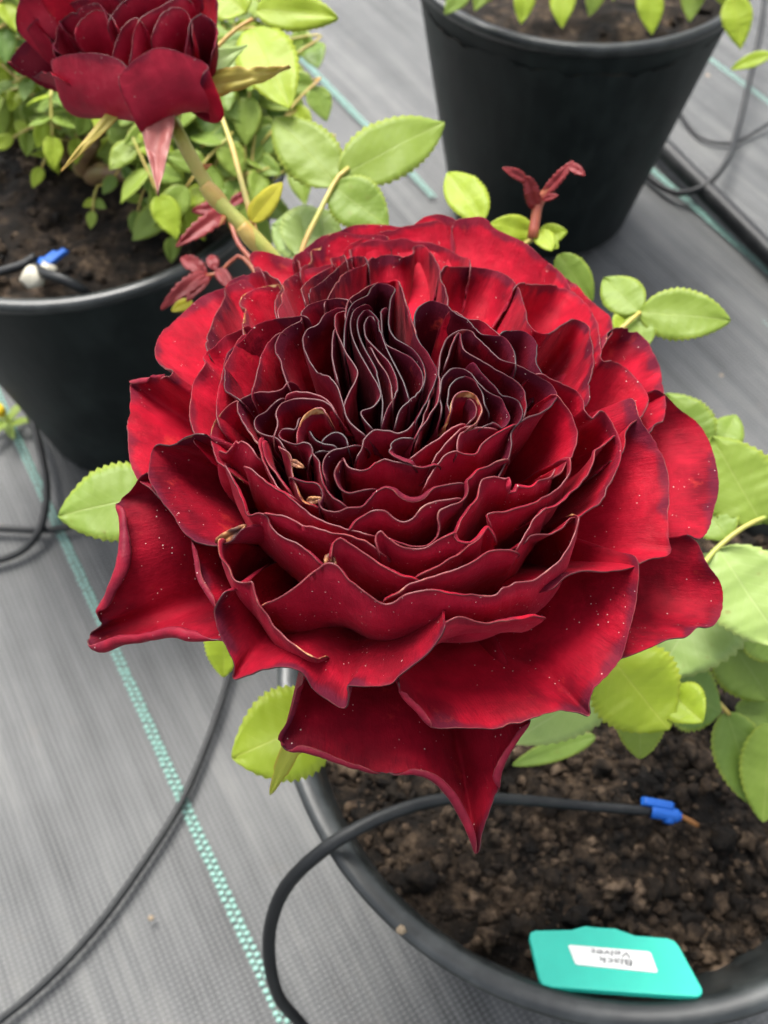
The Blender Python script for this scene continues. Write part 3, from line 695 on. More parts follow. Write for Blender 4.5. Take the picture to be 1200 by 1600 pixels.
 ("576,478 560,482 551,495 549,510 553,530 562,550 573,570 584,590 593,605 596,620 582,638 566,645 570,656 584,671", dict(dark=.72, lean=3, rip=.4)),
 ("598,662 599,631 595,605 590,585 581,565 571,545 562,523 560,508 563,496 573,486 582,492 590,504 594,523 605,550 618,575 630,600 638,627", dict(dark=.78, lean=2, rip=.3)),
 ("584,501 578,496 571,506 571,518 574,529 590,547 608,567 617,585 621,603 619,620 608,640 599,666", dict(dark=.7, lean=2, rip=.3)),
 ("577,543 590,567 603,586 610,607 612,632", dict(dark=.6, lean=0, rip=.3)),
]
for s, kw in PET:
    pts = P_(s); cx = sum(p[0] for p in pts) / len(pts); cy = sum(p[1] for p in pts) / len(pts); ln = kw.get('lean', 0)
    # rows stand clear of one another: the front rows step outwards, the rear ones back
    if ln < 13 and cy > 700: kw['curl'] = 2.3
    elif 'curl' not in kw: kw['curl'] = 1.1
    if ln < 13 and cy > 720: kw['h'] = kw.get('h', 0) + min(5.0, (cy - 720) / 48)
    elif ln >= 30 and cy < 560: kw['h'] = kw.get('h', 0) - (560 - cy) / 90
    petal(FA, pts, parent=bloomA, **kw)
# ------------------------------------------------------------------ leaves
def leaf3(B, T, wid, nh, mat, parent, name='leaflet', fold=0.25, arch=0.10, wave=0.06, serr=0.06, shape=(0.62, 0.85), teeth=15, twist=0.0):
    """one blade from base B to tip T, half folded on its midrib, toothed margin"""
    rr = random.Random(int((B.x * 7 + B.y * 13 + T.z * 17) * 1e5)); sd = rr.random() * 90
    L = (T - B); ln = L.length; X = L.normalized()
    N = (nh - X * nh.dot(X)).normalized(); Y = N.cross(X)
    nu, nv = 45, 4; V = []; F = []; A = []; C = []; G = []
    a, b = shape; mx = (a / (a + b)) ** a * (b / (a + b)) ** b
    for i in range(nu + 1):
        t = i / nu; hw = 0.5 * wid * (t ** a * (1 - t) ** b) / mx
        tooth = (t * teeth) % 1.0
        hw2 = hw * (1 + serr * (tooth - 0.5) * 2) + (0.0002 if 0 < t < 1 else 0)
        tw = twist * (t - .3)
        for j in range(-nv, nv + 1):
            s = j / nv; y = s * (hw2 if abs(j) == nv else hw * 0.985)
            z = fold * abs(y) * (1 - 0.5 * abs(s)) + arch * ln * (0.25 - (t - 0.5) ** 2) * 1.0 - arch * ln * 0.12
            z += wave * wid * (0.9 * noise.noise(Vector((t * 3.2, s * 1.4, sd))) + 0.5 * abs(s) * noise.noise(Vector((t * 9, s * 2, sd + 4))))
            z += 0.003 * wid * math.cos((t * 9.0 - abs(s) * 3.4) * 2 * math.pi) * (1 - abs(s)) * abs(s) * 4
            z += y * math.sin(tw)
            V.append(B + X * (t * ln) + Y * y + N * z); A.append(t); C.append(s * hw / (0.5 * wid)); G.append(abs(s))
    m = 2 * nv + 1
    for i in range(nu):
        for j in range(m - 1): F.append((i * m + j, (i + 1) * m + j, (i + 1) * m + j + 1, i * m + j + 1))
    o = mesh_obj(name, V, F, mat, parent, attrs={'along': A, 'across': C, 'margin': G})
    md = o.modifiers.new('thickness', 'SOLIDIFY'); md.thickness = 0.00035; md.offset = 0
    return o
def leaf(b, t, wpx, d0, d1, mat='leaf', parent=None, n=(0, 0, 0), **kw):
    B = at(b[0], b[1], d0); T = at(t[0], t[1], d1)
    toc = (CAM - (B + T) / 2).normalized()
    nh = toc * 0.75 + Vector((0, 0, 0.5)) + Vector(n)
    if mat == 'leaf_red': kw = {'serr': 0.16, 'teeth': 8, 'wave': 0.16, 'fold': 0.6, **kw}
    return leaf3(B, T, wpx * (d0 + d1) / 2 / FPX, nh, M[mat], parent, **kw)
def stalk(pts, r, parent, mat='stalk', name='leaf_stalk', thorns=0):
    n = len(pts); P = [p if isinstance(p, Vector) else at(*p) for p in pts]
    V, F = tube_geo(P, r if callable(r) else (lambda t: r * (1 - .3 * t)), 9, step=0.006)
    return mesh_obj(name, V, F, M[mat], parent)

# canes of the front bush
soilc = POTS['P'] + Vector((0.0, 0.0, SOIL_Z['P']))
baseA = FA.wor(Vector((0, 0, FA.zb - 0.017)))
caneA = tube('cane', [baseA, baseA + Vector((0.006, 0.012, -0.05)), baseA + Vector((0.03, 0.03, -0.11)), soilc + Vector((-0.02, 0.02, 0.035)), soilc + Vector((-0.012, 0.012, -0.01))], lambda t: 0.0026 + 0.0016 * t, M['stem'], bush)
FB = Flower(182, -30, 0.315, R_(-2), -0.20, 0.0345, 0.0175, -0.042, 0.9, 0.0)
bloomB = receptacle(FB, bush); bloomB['label'] = 'half open dark red rose cut off at the top left'
baseB = FB.wor(Vector((0, 0, FB.zb - 0.010)))
caneB = tube('cane', [baseB, at(282, 215, .330), at(315, 275, .334), at(338, 310, .336), at(372, 345, .337), at(402, 375, .338), at(440, 420, .342), at(520, 560, .36), soilc + Vector((0.0, 0.03, 0.06)), soilc + Vector((0.004, 0.02, -0.01))], lambda t: 0.0024 + 0.0014 * t, M['stem'], bush)
caneC = tube('cane', [soilc + Vector((.015, .01, -.01)), soilc + Vector((.03, .012, .03)), at(1010, 930, .385), at(1000, 860, .352), at(1005, 800, .34)], lambda t: 0.0034 * (1 - .5 * t), M['stem'], bush)
CANES = []
for pts_ in ([baseA + Vector((0.006, 0.012, -0.05)), baseA + Vector((0.03, 0.03, -0.11)), soilc + Vector((-0.02, 0.02, 0.035))], [at(402, 375, .338), at(440, 420, .342), at(520, 560, .36), soilc + Vector((0.0, 0.03, 0.06))], [soilc + Vector((.03, .012, .03)), at(1010, 930, .385), at(1000, 860, .352), at(1005, 800, .34)]):
    CANES += catmull(pts_, .004)
# swellings where leaves left the cane
for (x, y, d) in ((336, 308, .336), (393, 372, .338)):
    c = at(x, y, d); V, F = tube_geo([c + Vector((-.0035, .002, .004)), c, c + Vector((.0035, -.002, -.004))], lambda t: 0.0025 + 0.0008 * math.sin(math.pi * t), 10, step=.001); mesh_obj('node', V, F, M['stalk'], caneB)
for (x, y, d, dx, dy) in ((352, 338, .3365, -10, 16), (318, 262, .3335, 14, -6)):
    tube('thorn', [at(x, y, d), at(x + dx, y + dy, d - .002)], lambda t: 0.0014 * (1 - t) + 0.0001, M['stem_red'], caneB, 7, 0.002)

PETB = [
 ("18,98 24,84 45,63 75,60 90,80", dict(lean=8, dark=.7)),
 ("14,98 26,112 46,120 72,112 96,124", dict(lean=40, dark=.5)),
 ("80,98 105,86 150,84 186,94 203,110", dict(lean=-30, L=.6, dark=.46, h=.8, curl=1)),
 ("40,58 52,36 72,22 92,26 98,42", dict(lean=2, dark=.5)),
 ("86,88 88,62 94,40 115,20 140,7 160,11 171,38", dict(lean=-6, dark=.55)),
 ("118,60 126,34 150,18 172,24 186,44", dict(lean=-4, dark=.3, h=-.6)),
 ("168,44 174,26 186,10 203,-2 222,-12", dict(lean=0, dark=.5)),
 ("176,90 184,60 196,38 214,30 226,40", dict(lean=-4, dark=.3, h=-.5)),
 ("202,104 206,80 208,55 220,30 250,11 284,-2 300,4", dict(lean=-6, dark=.3)),
 ("236,62 246,34 262,16 284,14 298,30 302,60", dict(lean=-2, dark=.25, h=-.6)),
 ("188,140 186,122 200,103 220,88 243,76 266,77 292,86 318,97 326,105 316,120", dict(lean=-34, L=.62, dark=.5, h=1.6, curl=1)),
 ("289,88 292,62 297,36 311,22 331,31 339,52 331,88", dict(lean=8, dark=.66)),
 ("52,30 75,10 118,-8 150,-18", dict(lean=4, dark=.4)), ("96,20 130,-2 160,-8 188,2", dict(lean=2, dark=.5)), ("196,4 226,-14 262,-14 290,-4", dict(lean=2, dark=.5)),
 ("150,-10 190,-28 235,-32 280,-22 312,-5", dict(lean=8, dark=.4)),
 ("70,0 95,-36 140,-56 200,-62 260,-50 296,-22", dict(lean=14, dark=.35)),
 ("110,-20 150,-40 200,-42 240,-28", dict(lean=6, dark=.5)), ("140,-28 175,-34 210,-24", dict(lean=4, dark=.6)),
 ("50,-20 70,-60 120,-84 190,-92 260,-80 310,-40", dict(lean=24, dark=.35)), ("318,-30 338,0 338,36", dict(lean=24, dark=.4)), ("30,50 28,20 44,-16", dict(lean=22, dark=.4)),
]
for s, kw in PETB: petal(FB, P_(s), parent=bloomB, **{'rip': 1.2, 'curl': 2.2, **kw})
# sepals
def sepal(b, t, w, d0, d1, mat, parent, **kw):
    return leaf(b, t, w, d0, d1, mat, parent, name='sepal', serr=0.0, shape=(0.35, 1.25), fold=0.35, **kw)
sepal((247, 158), (247, 303), 50, .322, .312, 'sepal_pink', bloomB, arch=.10, wave=.22, twist=.6)
sepal((288, 140), (455, 106), 38, .325, .318, 'sepal_green', bloomB, arch=-.12, wave=.4, twist=.8)
sepal((196, 160), (95, 268), 17, .325, .320, 'sepal_green', bloomB, arch=.05, wave=.2)
sepal((300, 120), (386, 70), 46, .338, .345, 'leaf_pale', bloomB)
b0 = FA.wor(Vector((0, 0, FA.zb)))
for k, (t, d) in enumerate((((421, 1243), .262), ((560, 1180), .27), ((760, 1120), .27))):
    T = at(t[0], t[1], d); o = leaf3(b0 + (T - b0) * (0.12 if k else 0.42), T, 0.0078, Vector((0, -.4, 1)), M['sepal_mix'], bloomA, name='sepal', serr=0.14 if not k else 0.0, shape=(0.3, .8), teeth=6, fold=.3)

def dry_tip(b, t, wpx, h, **kw):
    B = FA.wor(FA.hit(b[0], b[1], h * .001)); T = FA.wor(FA.hit(t[0], t[1], (h + 1.0) * .001))
    leaf3(B, T, wpx / 7800, (CAM - B).normalized() + Vector(kw.pop('n', (0, 0, 0))), M['dry'], bloomA, name='dry_tip', serr=.06, teeth=4, fold=1.3, wave=.35, shape=(.45, .7), **kw)
dry_tip((338, 851), (383, 821), 15, .8, arch=.25)
dry_tip((513, 866), (522, 902), 14, 1.0, arch=.2)
dry_tip((456, 722), (474, 730), 8, .6, arch=.3)
dry_tip((480, 784), (503, 779), 9, .6, arch=.2)
# leaves of the front bush: each stalk with its leaflets
def leafset(stalk_pts, leaves, r=0.0011, mat='stalk', parent=bush, label=None):
    st = at(*stalk_pts[0])
    root = min(CANES, key=lambda q: (q - st).length + 0.6 * abs(min(0.0, st.z - q.z)))      # every stalk leaves a cane
    mid_ = root * .5 + st * .5 + Vector((0, 0, -.006))
    s = stalk([root, mid_, st] + [at(*p) for p in stalk_pts[1:]], r, parent, mat)
    if label: s['label'] = label
    for lf in leaves:
        b, t, wpx, d0, d1, m = lf[:6]; kw = lf[6] if len(lf) > 6 else {}
        leaf(b, t, wpx, d0, d1, m, s, **kw)
    return s
# behind the rose, upper left of it
leafset([(470, 400, .372), (500, 330, .376), (530, 275, .380), (545, 262, .38)], [
    ((532, 276), (695, 190), 98, .380, .392, 'leaf', dict(arch=.12, fold=.12)), ((527, 288), (428, 182), 92, .381, .392, 'leaf', dict(fold=.12)),
    ((520, 290), (606, 356), 84, .380, .376, 'leaf', dict(fold=.3, n=(-.3, 0, .3))), ((462, 398), (520, 330), 105, .40, .41, 'leaf_pale', dict(fold=.05)), ((500, 372), (425, 352), 92, .40, .41, 'leaf_pale', dict(fold=.05))], r=.0013)
leafset([(395, 348, .338), (405, 335, .337)], [((394, 346), (441, 285), 34, .337, .332, 'leaf_yellow'), ((394, 346), (405, 305), 22, .338, .336, 'leaf_yellow')], r=.001)
leafset([(330, 90, .40), (370, 45, .40), (395, 30, .40)], [
    ((392, 42), (452, 168), 96, .40, .385, 'leaf_lime', dict(fold=.2, arch=.15)), ((400, 14), (528, 28), 62, .40, .395, 'leaf_lime', dict(fold=.35)),
    ((385, 18), (315, -30), 92, .40, .41, 'leaf_lime'), ((350, 66), (372, 118), 62, .405, .40, 'leaf_pale', dict(fold=.4))], r=.0012)
# red young shoots beside the left pot
leafset([(388, 400, .40), (372, 380, .405), (360, 345, .41), (356, 318, .415)], [
    ((358, 330), (275, 385), 27, .412, .40, 'leaf_red', dict(arch=.3, shape=(.5, .9))), ((358, 326), (300, 330), 24, .413, .41, 'leaf_red', dict(arch=.25)), ((360, 322), (388, 300), 16, .414, .42, 'leaf_red'),
    ((350, 330), (322, 302), 19, .416, .42, 'leaf_red')], r=.0013, mat='stem_red')
leafset([(372, 400, .395), (345, 425, .395), (318, 432, .395)], [
    ((330, 425), (252, 480), 24, .395, .385, 'leaf_red', dict(arch=.75, shape=(.5, .8))), ((322, 428), (282, 402), 23, .396, .40, 'leaf_red', dict(arch=.3)), ((325, 430), (292, 470), 18, .394, .385, 'leaf_red', dict(arch=.3)),
    ((340, 420), (362, 452), 20, .395, .39, 'leaf_red'), ((335, 422), (330, 398), 18, .396, .40, 'leaf_red'), ((300, 470), (268, 486), 18, .392, .388, 'leaf_yellow')], r=.0011, mat='stem_red')
# behind the rose, top right: leaves and a red shoot
leafset([(770, 420, .36), (835, 372, .365), (850, 366, .365)], [
    ((754, 345), (700, 268), 62, .372, .385, 'leaf_lime', dict(fold=.45)), ((836, 362), (766, 350), 40, .366, .36, 'leaf_lime'),
    ((840, 372), (886, 362), 34, .365, .36, 'leaf_lime', dict(fold=.5)), ((838, 366), (872, 388), 28, .364, .358, 'leaf_lime', dict(fold=.5)), ((872, 398), (926, 470), 50, .37, .372, 'leaf'), ((842, 360), (862, 392), 30, .362, .355, 'leaf_lime')], r=.0014)
sh = stalk([(832, 372, .36), (836, 345, .36), (840, 322, .36), (856, 296, .358), (878, 270, .357)], .0022, bush, 'stem_red', 'shoot')
leaf((838, 326), (822, 276), 23, .360, .352, 'leaf_red', sh, fold=.8, arch=.2, shape=(.4, .5)); leaf((822, 282), (786, 262), 14, .352, .348, 'leaf_red', sh, fold=.4, arch=.4, shape=(.4, .7))
leaf((850, 305), (896, 252), 16, .358, .352, 'leaf_red', sh, fold=.9, shape=(.4, .6)); leaf((888, 258), (914, 274), 13, .353, .35, 'leaf_red', sh, fold=.5, arch=.3); leaf((848, 312), (872, 305), 9, .357, .353, 'leaf_red', sh)
# right of the rose
leafset([(930, 560, .34), (975, 510, .345), (1000, 488, .348)], [
    ((1000, 488), (1142, 500), 84, .348, .34, 'leaf', dict(fold=.2, arch=.15)), ((998, 487), (944, 434), 64, .349, .36, 'leaf', dict(fold=.15)), ((992, 492), (1008, 545), 52, .35, .345, 'leaf', dict(fold=.3)), ((985, 495), (962, 520), 40, .352, .35, 'leaf_lime')], r=.0011)
leafset([(1080, 900, .33), (1115, 862, .335), (1160, 825, .337), (1215, 800, .34)], [
    ((1190, 818), (1112, 682), 122, .338, .345, 'leaf', dict(fold=.1, arch=.1)), ((1122, 858), (1225, 1010), 138, .335, .325, 'leaf_pale', dict(fold=.15, arch=.1)),
    ((1135, 842), (1080, 760), 80, .337, .35, 'leaf', dict(fold=.25)), ((1190, 815), (1260, 700), 110, .34, .35, 'leaf')], r=.0012, mat='stem')
leafset([(1060, 760, .37), (1090, 700, .372), (1118, 690, .372)], [((1100, 705), (1040, 615), 84, .372, .38, 'leaf', dict(fold=.2)), ((1116, 712), (1150, 648), 56, .37, .378, 'leaf', dict(fold=.2)), ((1095, 720), (1108, 800), 60, .368, .36, 'leaf_dark'), ((1110, 790), (1150, 730), 60, .385, .39, 'leaf_dark')], r=.0012)
leafset([(1010, 960, .34), (1060, 935, .345), (1110, 905, .35)], [
    ((1140, 872), (1022, 1062), 172, .355, .345, 'leaf_pale', dict(fold=.06, arch=.12)), ((1130, 985), (1205, 1095), 110, .375, .38, 'leaf_dark', dict(fold=.1)), ((1165, 960), (1235, 1030), 90, .37, .37, 'leaf_dark')], r=.0014)
leafset([(930, 960, .315), (950, 1020, .32), (962, 1040, .322)], [
    ((950, 1022), (1045, 1140), 150, .322, .318, 'leaf_lime', dict(fold=.18, arch=.12)), ((1045, 1080), (1098, 1128), 74, .325, .315, 'leaf_lime', dict(fold=.5)), ((1000, 1085), (1000, 1186), 74, .335, .335, 'leaf', dict(fold=.3)),
    ((975, 1050), (798, 1160), 96, .345, .35, 'leaf_pale', dict(fold=.12)), ((930, 1150), (800, 1196), 34, .40, .41, 'leaf_dark'), ((1040, 1070), (1128, 1112), 110, .365, .372, 'leaf_dark', dict(fold=.1))], r=.0015)
leafset([(1090, 1060, .375), (1125, 1100, .378), (1140, 1116, .38)], [((1136, 1112), (1182, 1262), 84, .38, .375, 'leaf_dark', dict(fold=.3)), ((1205, 1130), (1192, 1285), 84, .372, .37, 'leaf', dict(fold=.2)), ((1150, 1105), (1235, 1140), 60, .385, .385, 'leaf_dark')], r=.0013)
# lower left, under the rose
leafset([(560, 1080, .30), (520, 1120, .305), (505, 1135, .306)], [((520, 1118), (362, 1184), 148, .306, .300, 'leaf_lime', dict(fold=.12, arch=.15)), ((350, 960), (350, 1058), 60, .30, .30, 'leaf_lime', dict(fold=.2))], r=.0014)
leafset([(340, 800, .30), (300, 790, .305), (270, 785, .306)], [((262, 770), (90, 806), 130, .306, .300, 'leaf', dict(fold=.15, arch=.1, n=(-.2, 0, .2)))], r=.0013)

# ------------------------------------------------------------------ bushes in the other two pots
def bush_at(key, label, sprays, canes, seed, tones):
    c = POTS[key] + Vector((0, 0, SOIL_Z[key])); t = thing('rose_bush', c, label, 'rose bush'); rr = random.Random(seed)
    cv = []
    for k, (dx, dy, dz, mat) in enumerate(canes):
        end = c + Vector((dx, dy, dz))
        cv.append((tube('cane', [c + Vector((dx * .1, dy * .1, -.01)), c + Vector((dx * .35, dy * .35, dz * .45)), end], lambda u: (0.0085 if mat == 'cane_old' else 0.0042) * (1 - .6 * u), M[mat], t), end))
    for (px, py, d, a, ln, nl, m) in sprays:
        tip = at(px, py, d); o, end = min(cv, key=lambda q: (q[1] - tip).length)
        # a spray starts towards its cane and runs to its end leaflet
        dirw = (RT * math.cos(R_(a)) + UP * math.sin(R_(a))).normalized() * (ln / FPX * d)
        st = tip - dirw
        root = st + (end - st) * 0.35
        s = tube('leaf_stalk', [root, st, (st + tip) / 2 + Vector((0, 0, .002)), tip], 0.0008, M['stalk'], t, 7, .008)
        sz = ln / FPX * d * 0.62
        nrm = ((CAM - tip).normalized() * .5 + Vector((rr.uniform(-.35, .35), rr.uniform(-.35, .35), .7))).normalized()
        X = dirw.normalized(); Y = nrm.cross(X).normalized()
        leaf3(tip, tip + X * sz + Vector((0, 0, -.15 * sz)), sz * .64, nrm, M[m], s, teeth=11, shape=(.6, 1.0))
        for q in range(1, (nl - 1) // 2 + 1):
            b = tip - dirw * (0.42 * q)
            for sg in (-1, 1):
                e = b + (X * .45 + Y * sg * .9) * sz * rr.uniform(.8, 1.0) + Vector((0, 0, rr.uniform(-.25, .1) * sz))
                leaf3(b, e, sz * rr.uniform(.50, .66), nrm + Vector((rr.uniform(-.5, .5), rr.uniform(-.5, .5), 0)), M[rr.choice(tones)], s, teeth=11, shape=(.6, 1.0), fold=rr.uniform(.1, .6))
    return t
spL = [(40, 20, .56, 150, 80, 5, 'leaf'), (20, 130, .56, 200, 70, 5, 'leaf'), (70, 190, .57, 250, 62, 5, 'leaf_lime'), (20, 215, .58, 200, 60, 5, 'leaf_lime'), (120, 215, .585, 265, 60, 5, 'leaf_lime'), (65, 262, .59, 240, 50, 3, 'leaf_lime'),
       (140, 150, .58, 240, 70, 5, 'leaf'), (190, 215, .59, 270, 72, 5, 'leaf_dark'), (230, 262, .60, 280, 66, 5, 'leaf_dark'), (295, 230, .58, 300, 74, 5, 'leaf'), (340, 180, .57, 330, 76, 5, 'leaf'), (372, 240, .58, 300, 76, 5, 'leaf'),
       (300, 300, .59, 265, 60, 5, 'leaf_dark'), (395, 175, .575, 20, 70, 5, 'leaf'), (350, 120, .56, 60, 70, 5, 'leaf_lime'), (145, 330, .60, 260, 40, 3, 'leaf'), (270, 370, .60, 265, 60, 3, 'leaf'), (215, 330, .61, 250, 50, 3, 'leaf_dark'),
       (10, 60, .55, 170, 70, 5, 'leaf'), (-30, 160, .57, 200, 70, 5, 'leaf'), (360, 310, .60, 300, 56, 3, 'leaf'), (330, 60, .56, 80, 74, 5, 'leaf'), (90, 120, .56, 160, 60, 5, 'leaf'), (250, 180, .585, 260, 66, 5, 'leaf_dark'), (400, 120, .57, 340, 66, 5, 'leaf_dark'), (180, 275, .60, 230, 52, 3, 'leaf_dark')]
rl = random.Random(11)
for k in range(96):
    x = rl.uniform(-40, 425); y = rl.uniform(-10, 300)
    if y > 200 + 0.25 * x and x < 260: y -= 120
    spL.append((x, y, rl.uniform(.54, .66), rl.uniform(180, 360), rl.uniform(72, 118), 5, rl.choice(['leaf', 'leaf', 'leaf_lime', 'leaf_dark'])))
for k in range(40):
    spL.append((rl.uniform(230, 435), rl.uniform(110, 345), rl.uniform(.54, .62), rl.uniform(200, 340), rl.uniform(84, 125), 5, rl.choice(['leaf', 'leaf_lime', 'leaf_dark', 'leaf_dark'])))
bush_at('L', 'leafy rose bush growing in the left pot behind the half open rose', spL,
        [(-.05, .02, .10, 'cane_old'), (.06, .01, .08, 'cane_old'), (.0, .05, .12, 'cane_old'), (-.10, .05, .11, 'stem'), (.10, .08, .10, 'stem'), (.03, -.03, .05, 'cane_old'), (.055, -.045, .035, 'cane_old')], 5, ['leaf', 'leaf', 'leaf_lime', 'leaf_dark'])
spU = [(690, -50, .72, 200, 90, 5, 'leaf'), (822, -22, .69, 262, 84, 3, 'leaf_lime'), (882, -30, .68, 268, 104, 3, 'leaf_lime'), (935, -30, .69, 255, 80, 3, 'leaf'), (1012, -22, .69, 278, 108, 3, 'leaf_lime'), (1088, -34, .70, 262, 96, 3, 'leaf'), (1146, -6, .69, 282, 118, 3, 'leaf_lime'),
       (770, -40, .70, 240, 90, 5, 'leaf'), (960, -70, .72, 270, 100, 5, 'leaf'), (1060, -80, .72, 300, 100, 5, 'leaf'), (1180, -40, .72, 330, 100, 5, 'leaf'), (860, -90, .74, 240, 100, 5, 'leaf_dark'), (730, -20, .70, 225, 80, 5, 'leaf'), (1110, -60, .71, 290, 100, 5, 'leaf_lime')]
ub = bush_at('U', 'leafy rose bush in the upper right pot, only its lowest leaves in view', spU, [(.0, .0, .10, 'cane_old'), (.06, -.03, .09, 'stem'), (-.05, -.04, .09, 'stem'), (.1, -.02, .09, 'stem')], 6, ['leaf', 'leaf', 'leaf_lime'])
ls = tube('leaf_stalk', [POTS['U'] + Vector((.1, -.02, SOIL_Z['U'] + .09)), at(1215, 20, .66), at(1225, 70, .63), at(1203, 84, .62)], .0009, M['stalk'], ub, 7, .008)
leaf((1205, 84), (1142, 108), 22, .62, .63, 'leaf_lime', ls, fold=.4)

# ------------------------------------------------------------------ irrigation tubes and drippers
def drip(name, pts, r, label, cat='tube'):
    o = tube(name, pts, r, M['tube'], None, 12, .006); return tag(o, label, cat, 'irrigation tubes')
G = 0.0035
drip('drip_tube', [onz(-60, 1640, G), onz(60, 1545, G), onz(150, 1450, G), onz(230, 1340, G), onz(280, 1260, G), onz(318, 1175, G), onz(345, 1100, G), onz(361, 1045, G), onz(378, 980, G), onz(400, 900, G)], .0026, 'thin black tube crossing the mint line at the lower left')
hP = SOIL['P']
dripP = onz(1022, 1268, hP(0.06, 0.0) + .008)
drip('drip_tube', [dripP, onz(900, 1258, .246), onz(800, 1249, .256), onz(690, 1249, .264), onz(605, 1273, .269), onz(540, 1305, .269), onz(490, 1340, .262), onz(447, 1385, .245), onz(424, 1440, .22), onz(421, 1500, .19), onz(437, 1560, .15), onz(480, 1615, .10), onz(520, 1720, .045), onz(470, 1850, .008), onz(330, 1990, G), onz(100, 2150, G)], lambda t: 0.0022 + 0.0008 * min(1.0, t * 3.5), 'black tube looping over the rim of the bottom right pot')
drip('drip_tube', [onz(-60, 520, .012), onz(0, 570, .012), onz(38, 628, .014), onz(62, 700, .016), onz(73, 770, .014), onz(62, 828, .008), onz(32, 862, G), onz(-30, 880, G), onz(-120, 880, G)], .0032, 'black tube curling along the left edge beside the left pot')
drip('drip_tube', [onz(-80, 824, G), onz(0, 826, G), onz(78, 828, G), onz(140, 815, G), onz(200, 790, G)], .0028, 'straight thin tube running in from the left edge under the pale leaf')
drip('drip_tube', [onz(1200, -60, .05), onz(1190, 40, .04), onz(1170, 130, .03), onz(1152, 205, .022), onz(1132, 258, .026), onz(1100, 291, .018), onz(1064, 302, .008), onz(1034, 292, G), onz(1000, 262, G)], .0034, 'black tube hanging beside the upper right pot')
drip('drip_tube', [onz(1050, 150, G), onz(1076, 196, G), onz(1100, 218, G), onz(1140, 224, G), onz(1190, 200, G), onz(1260, 150, G)], .0018, 'fine grey tube curving near the right edge')
a_, b_ = onz(1045, 240, .011), onz(1207, 402, .011); dv = (b_ - a_)
drip('irrigation_pipe', [a_ - dv * 3.0, a_ - dv * 1.0, a_, b_, b_ + dv * 2.5], .0108, 'thick black pipe lying behind the upper right pot', 'pipe')

def box_geo(V, F, c, ax, ay, az, sx, sy, sz, tap=0.8):
    b = len(V)
    for k, (ex, ey, ez) in enumerate(((-1, -1, -1), (1, -1, -1), (1, 1, -1), (-1, 1, -1), (-1, -1, 1), (1, -1, 1), (1, 1, 1), (-1, 1, 1))):
        s = tap if ez > 0 else 1; V.append(c + ax * (ex * sx * s) + ay * (ey * sy * s) + az * (ez * sz))
    F += [(b + 3, b + 2, b + 1, b), (b + 4, b + 5, b + 6, b + 7), (b, b + 1, b + 5, b + 4), (b + 1, b + 2, b + 6, b + 5), (b + 2, b + 3, b + 7, b + 6), (b + 3, b, b + 4, b + 7)]
def dripper(p, dirv, size, label):
    t = thing('dripper', p, label, 'dripper', 'blue drippers'); X = dirv.normalized(); size *= .72; Z = Vector((0, 0, 1)); Y = Z.cross(X).normalized(); s = size
    V, F = tube_geo([p - X * s * .1, p + X * s * .12, p + X * s * .75, p + X * s * .95], lambda u: s * (.24 if u < .9 else .16), 14, step=s * .1); mesh_obj('body', V, F, M['blue'], t)
    V = []; F = []; box_geo(V, F, p + X * s * .10 + Y * s * .26 + Z * s * .16, X, Y, Z, s * .62, s * .17, s * .10); o = mesh_obj('wing', V, F, M['blue'], t, smooth=False)
    bm = o.modifiers.new('bevel', 'BEVEL'); bm.width = s * .05; bm.segments = 2
    V = []; F = []; box_geo(V, F, p + X * s * .55 - Z * s * .55, X, Y, -Z, s * .07, s * .05, s * .5, .3); mesh_obj('stake', V, F, M['blue'], t, smooth=False)
    V, F = tube_geo([p + X * s * .55 - Y * s * .32, p + X * s * .55 + Y * s * .34], s * .16, 12); mesh_obj('cap', V, F, M['blue'], t)
dripper(dripP, onz(1100, 1283, dripP.z) - dripP, .017, 'blue dripper on the soil of the bottom right pot')
hL = SOIL['L']; dL = onz(86, 400, SOIL_Z['L'] + .016)
dripper(dL, onz(60, 420, dL.z) - dL, .020, 'blue dripper on the soil of the left pot')
rimL = POT_H + .004
drip('drip_tube', [dL + Vector((-.01, -.01, 0)), onz(72, 428, rimL), onz(98, 436, rimL + .002), onz(125, 450, rimL - .004), onz(150, 475, .235), onz(170, 510, .205), onz(182, 560, .17)], .0030, 'grey tube bent over the rim of the left pot')
drip('drip_tube', [dL + Vector((-.012, .0, .0)), onz(40, 412, SOIL_Z['L'] + .014), onz(0, 425, SOIL_Z['L'] + .012), onz(-60, 440, SOIL_Z['L'] + .006)], .0030, 'black tube lying on the soil of the left pot')
ico = bmesh.new(); bmesh.ops.create_icosphere(ico, subdivisions=2, radius=1); IV = [v.co.copy() for v in ico.verts]; IF = [tuple(v.index for v in f.verts) for f in ico.faces]; ico.free()
def pebble(name, p, s, mat, label, cat, sq=(1, 1, .7), group=None, parent=None):
    off = Vector((p.x * 300, p.y * 300, 0))
    o = mesh_obj(name, [p + Vector((v.x * sq[0], v.y * sq[1], v.z * sq[2])) * s * (1 + .45 * noise.noise(v * 1.6 + off)) for v in IV], IF, mat, parent)
    return tag(o, label, cat, group) if label else o
pebble('pebble', onz(52, 432, rimL - .006), .0075, M['white'], 'white stone at the edge of the left pot below the blue dripper', 'stone')
pebble('pebble', onz(72, 422, rimL - .006), .0058, M['white'], 'small white stone next to the blue dripper in the left pot', 'stone')
pebble('pebble', onz(627, 1453, POT_H + .001), 0.0020, M['crumb'], 'pale crumb on the rim of the bottom right pot', 'crumb')
pebble('pebble', onz(236, 1434, .002), 0.0018, M['crumb'], 'pale crumb on the weed mat at the lower left', 'crumb', (1, 1, .5))
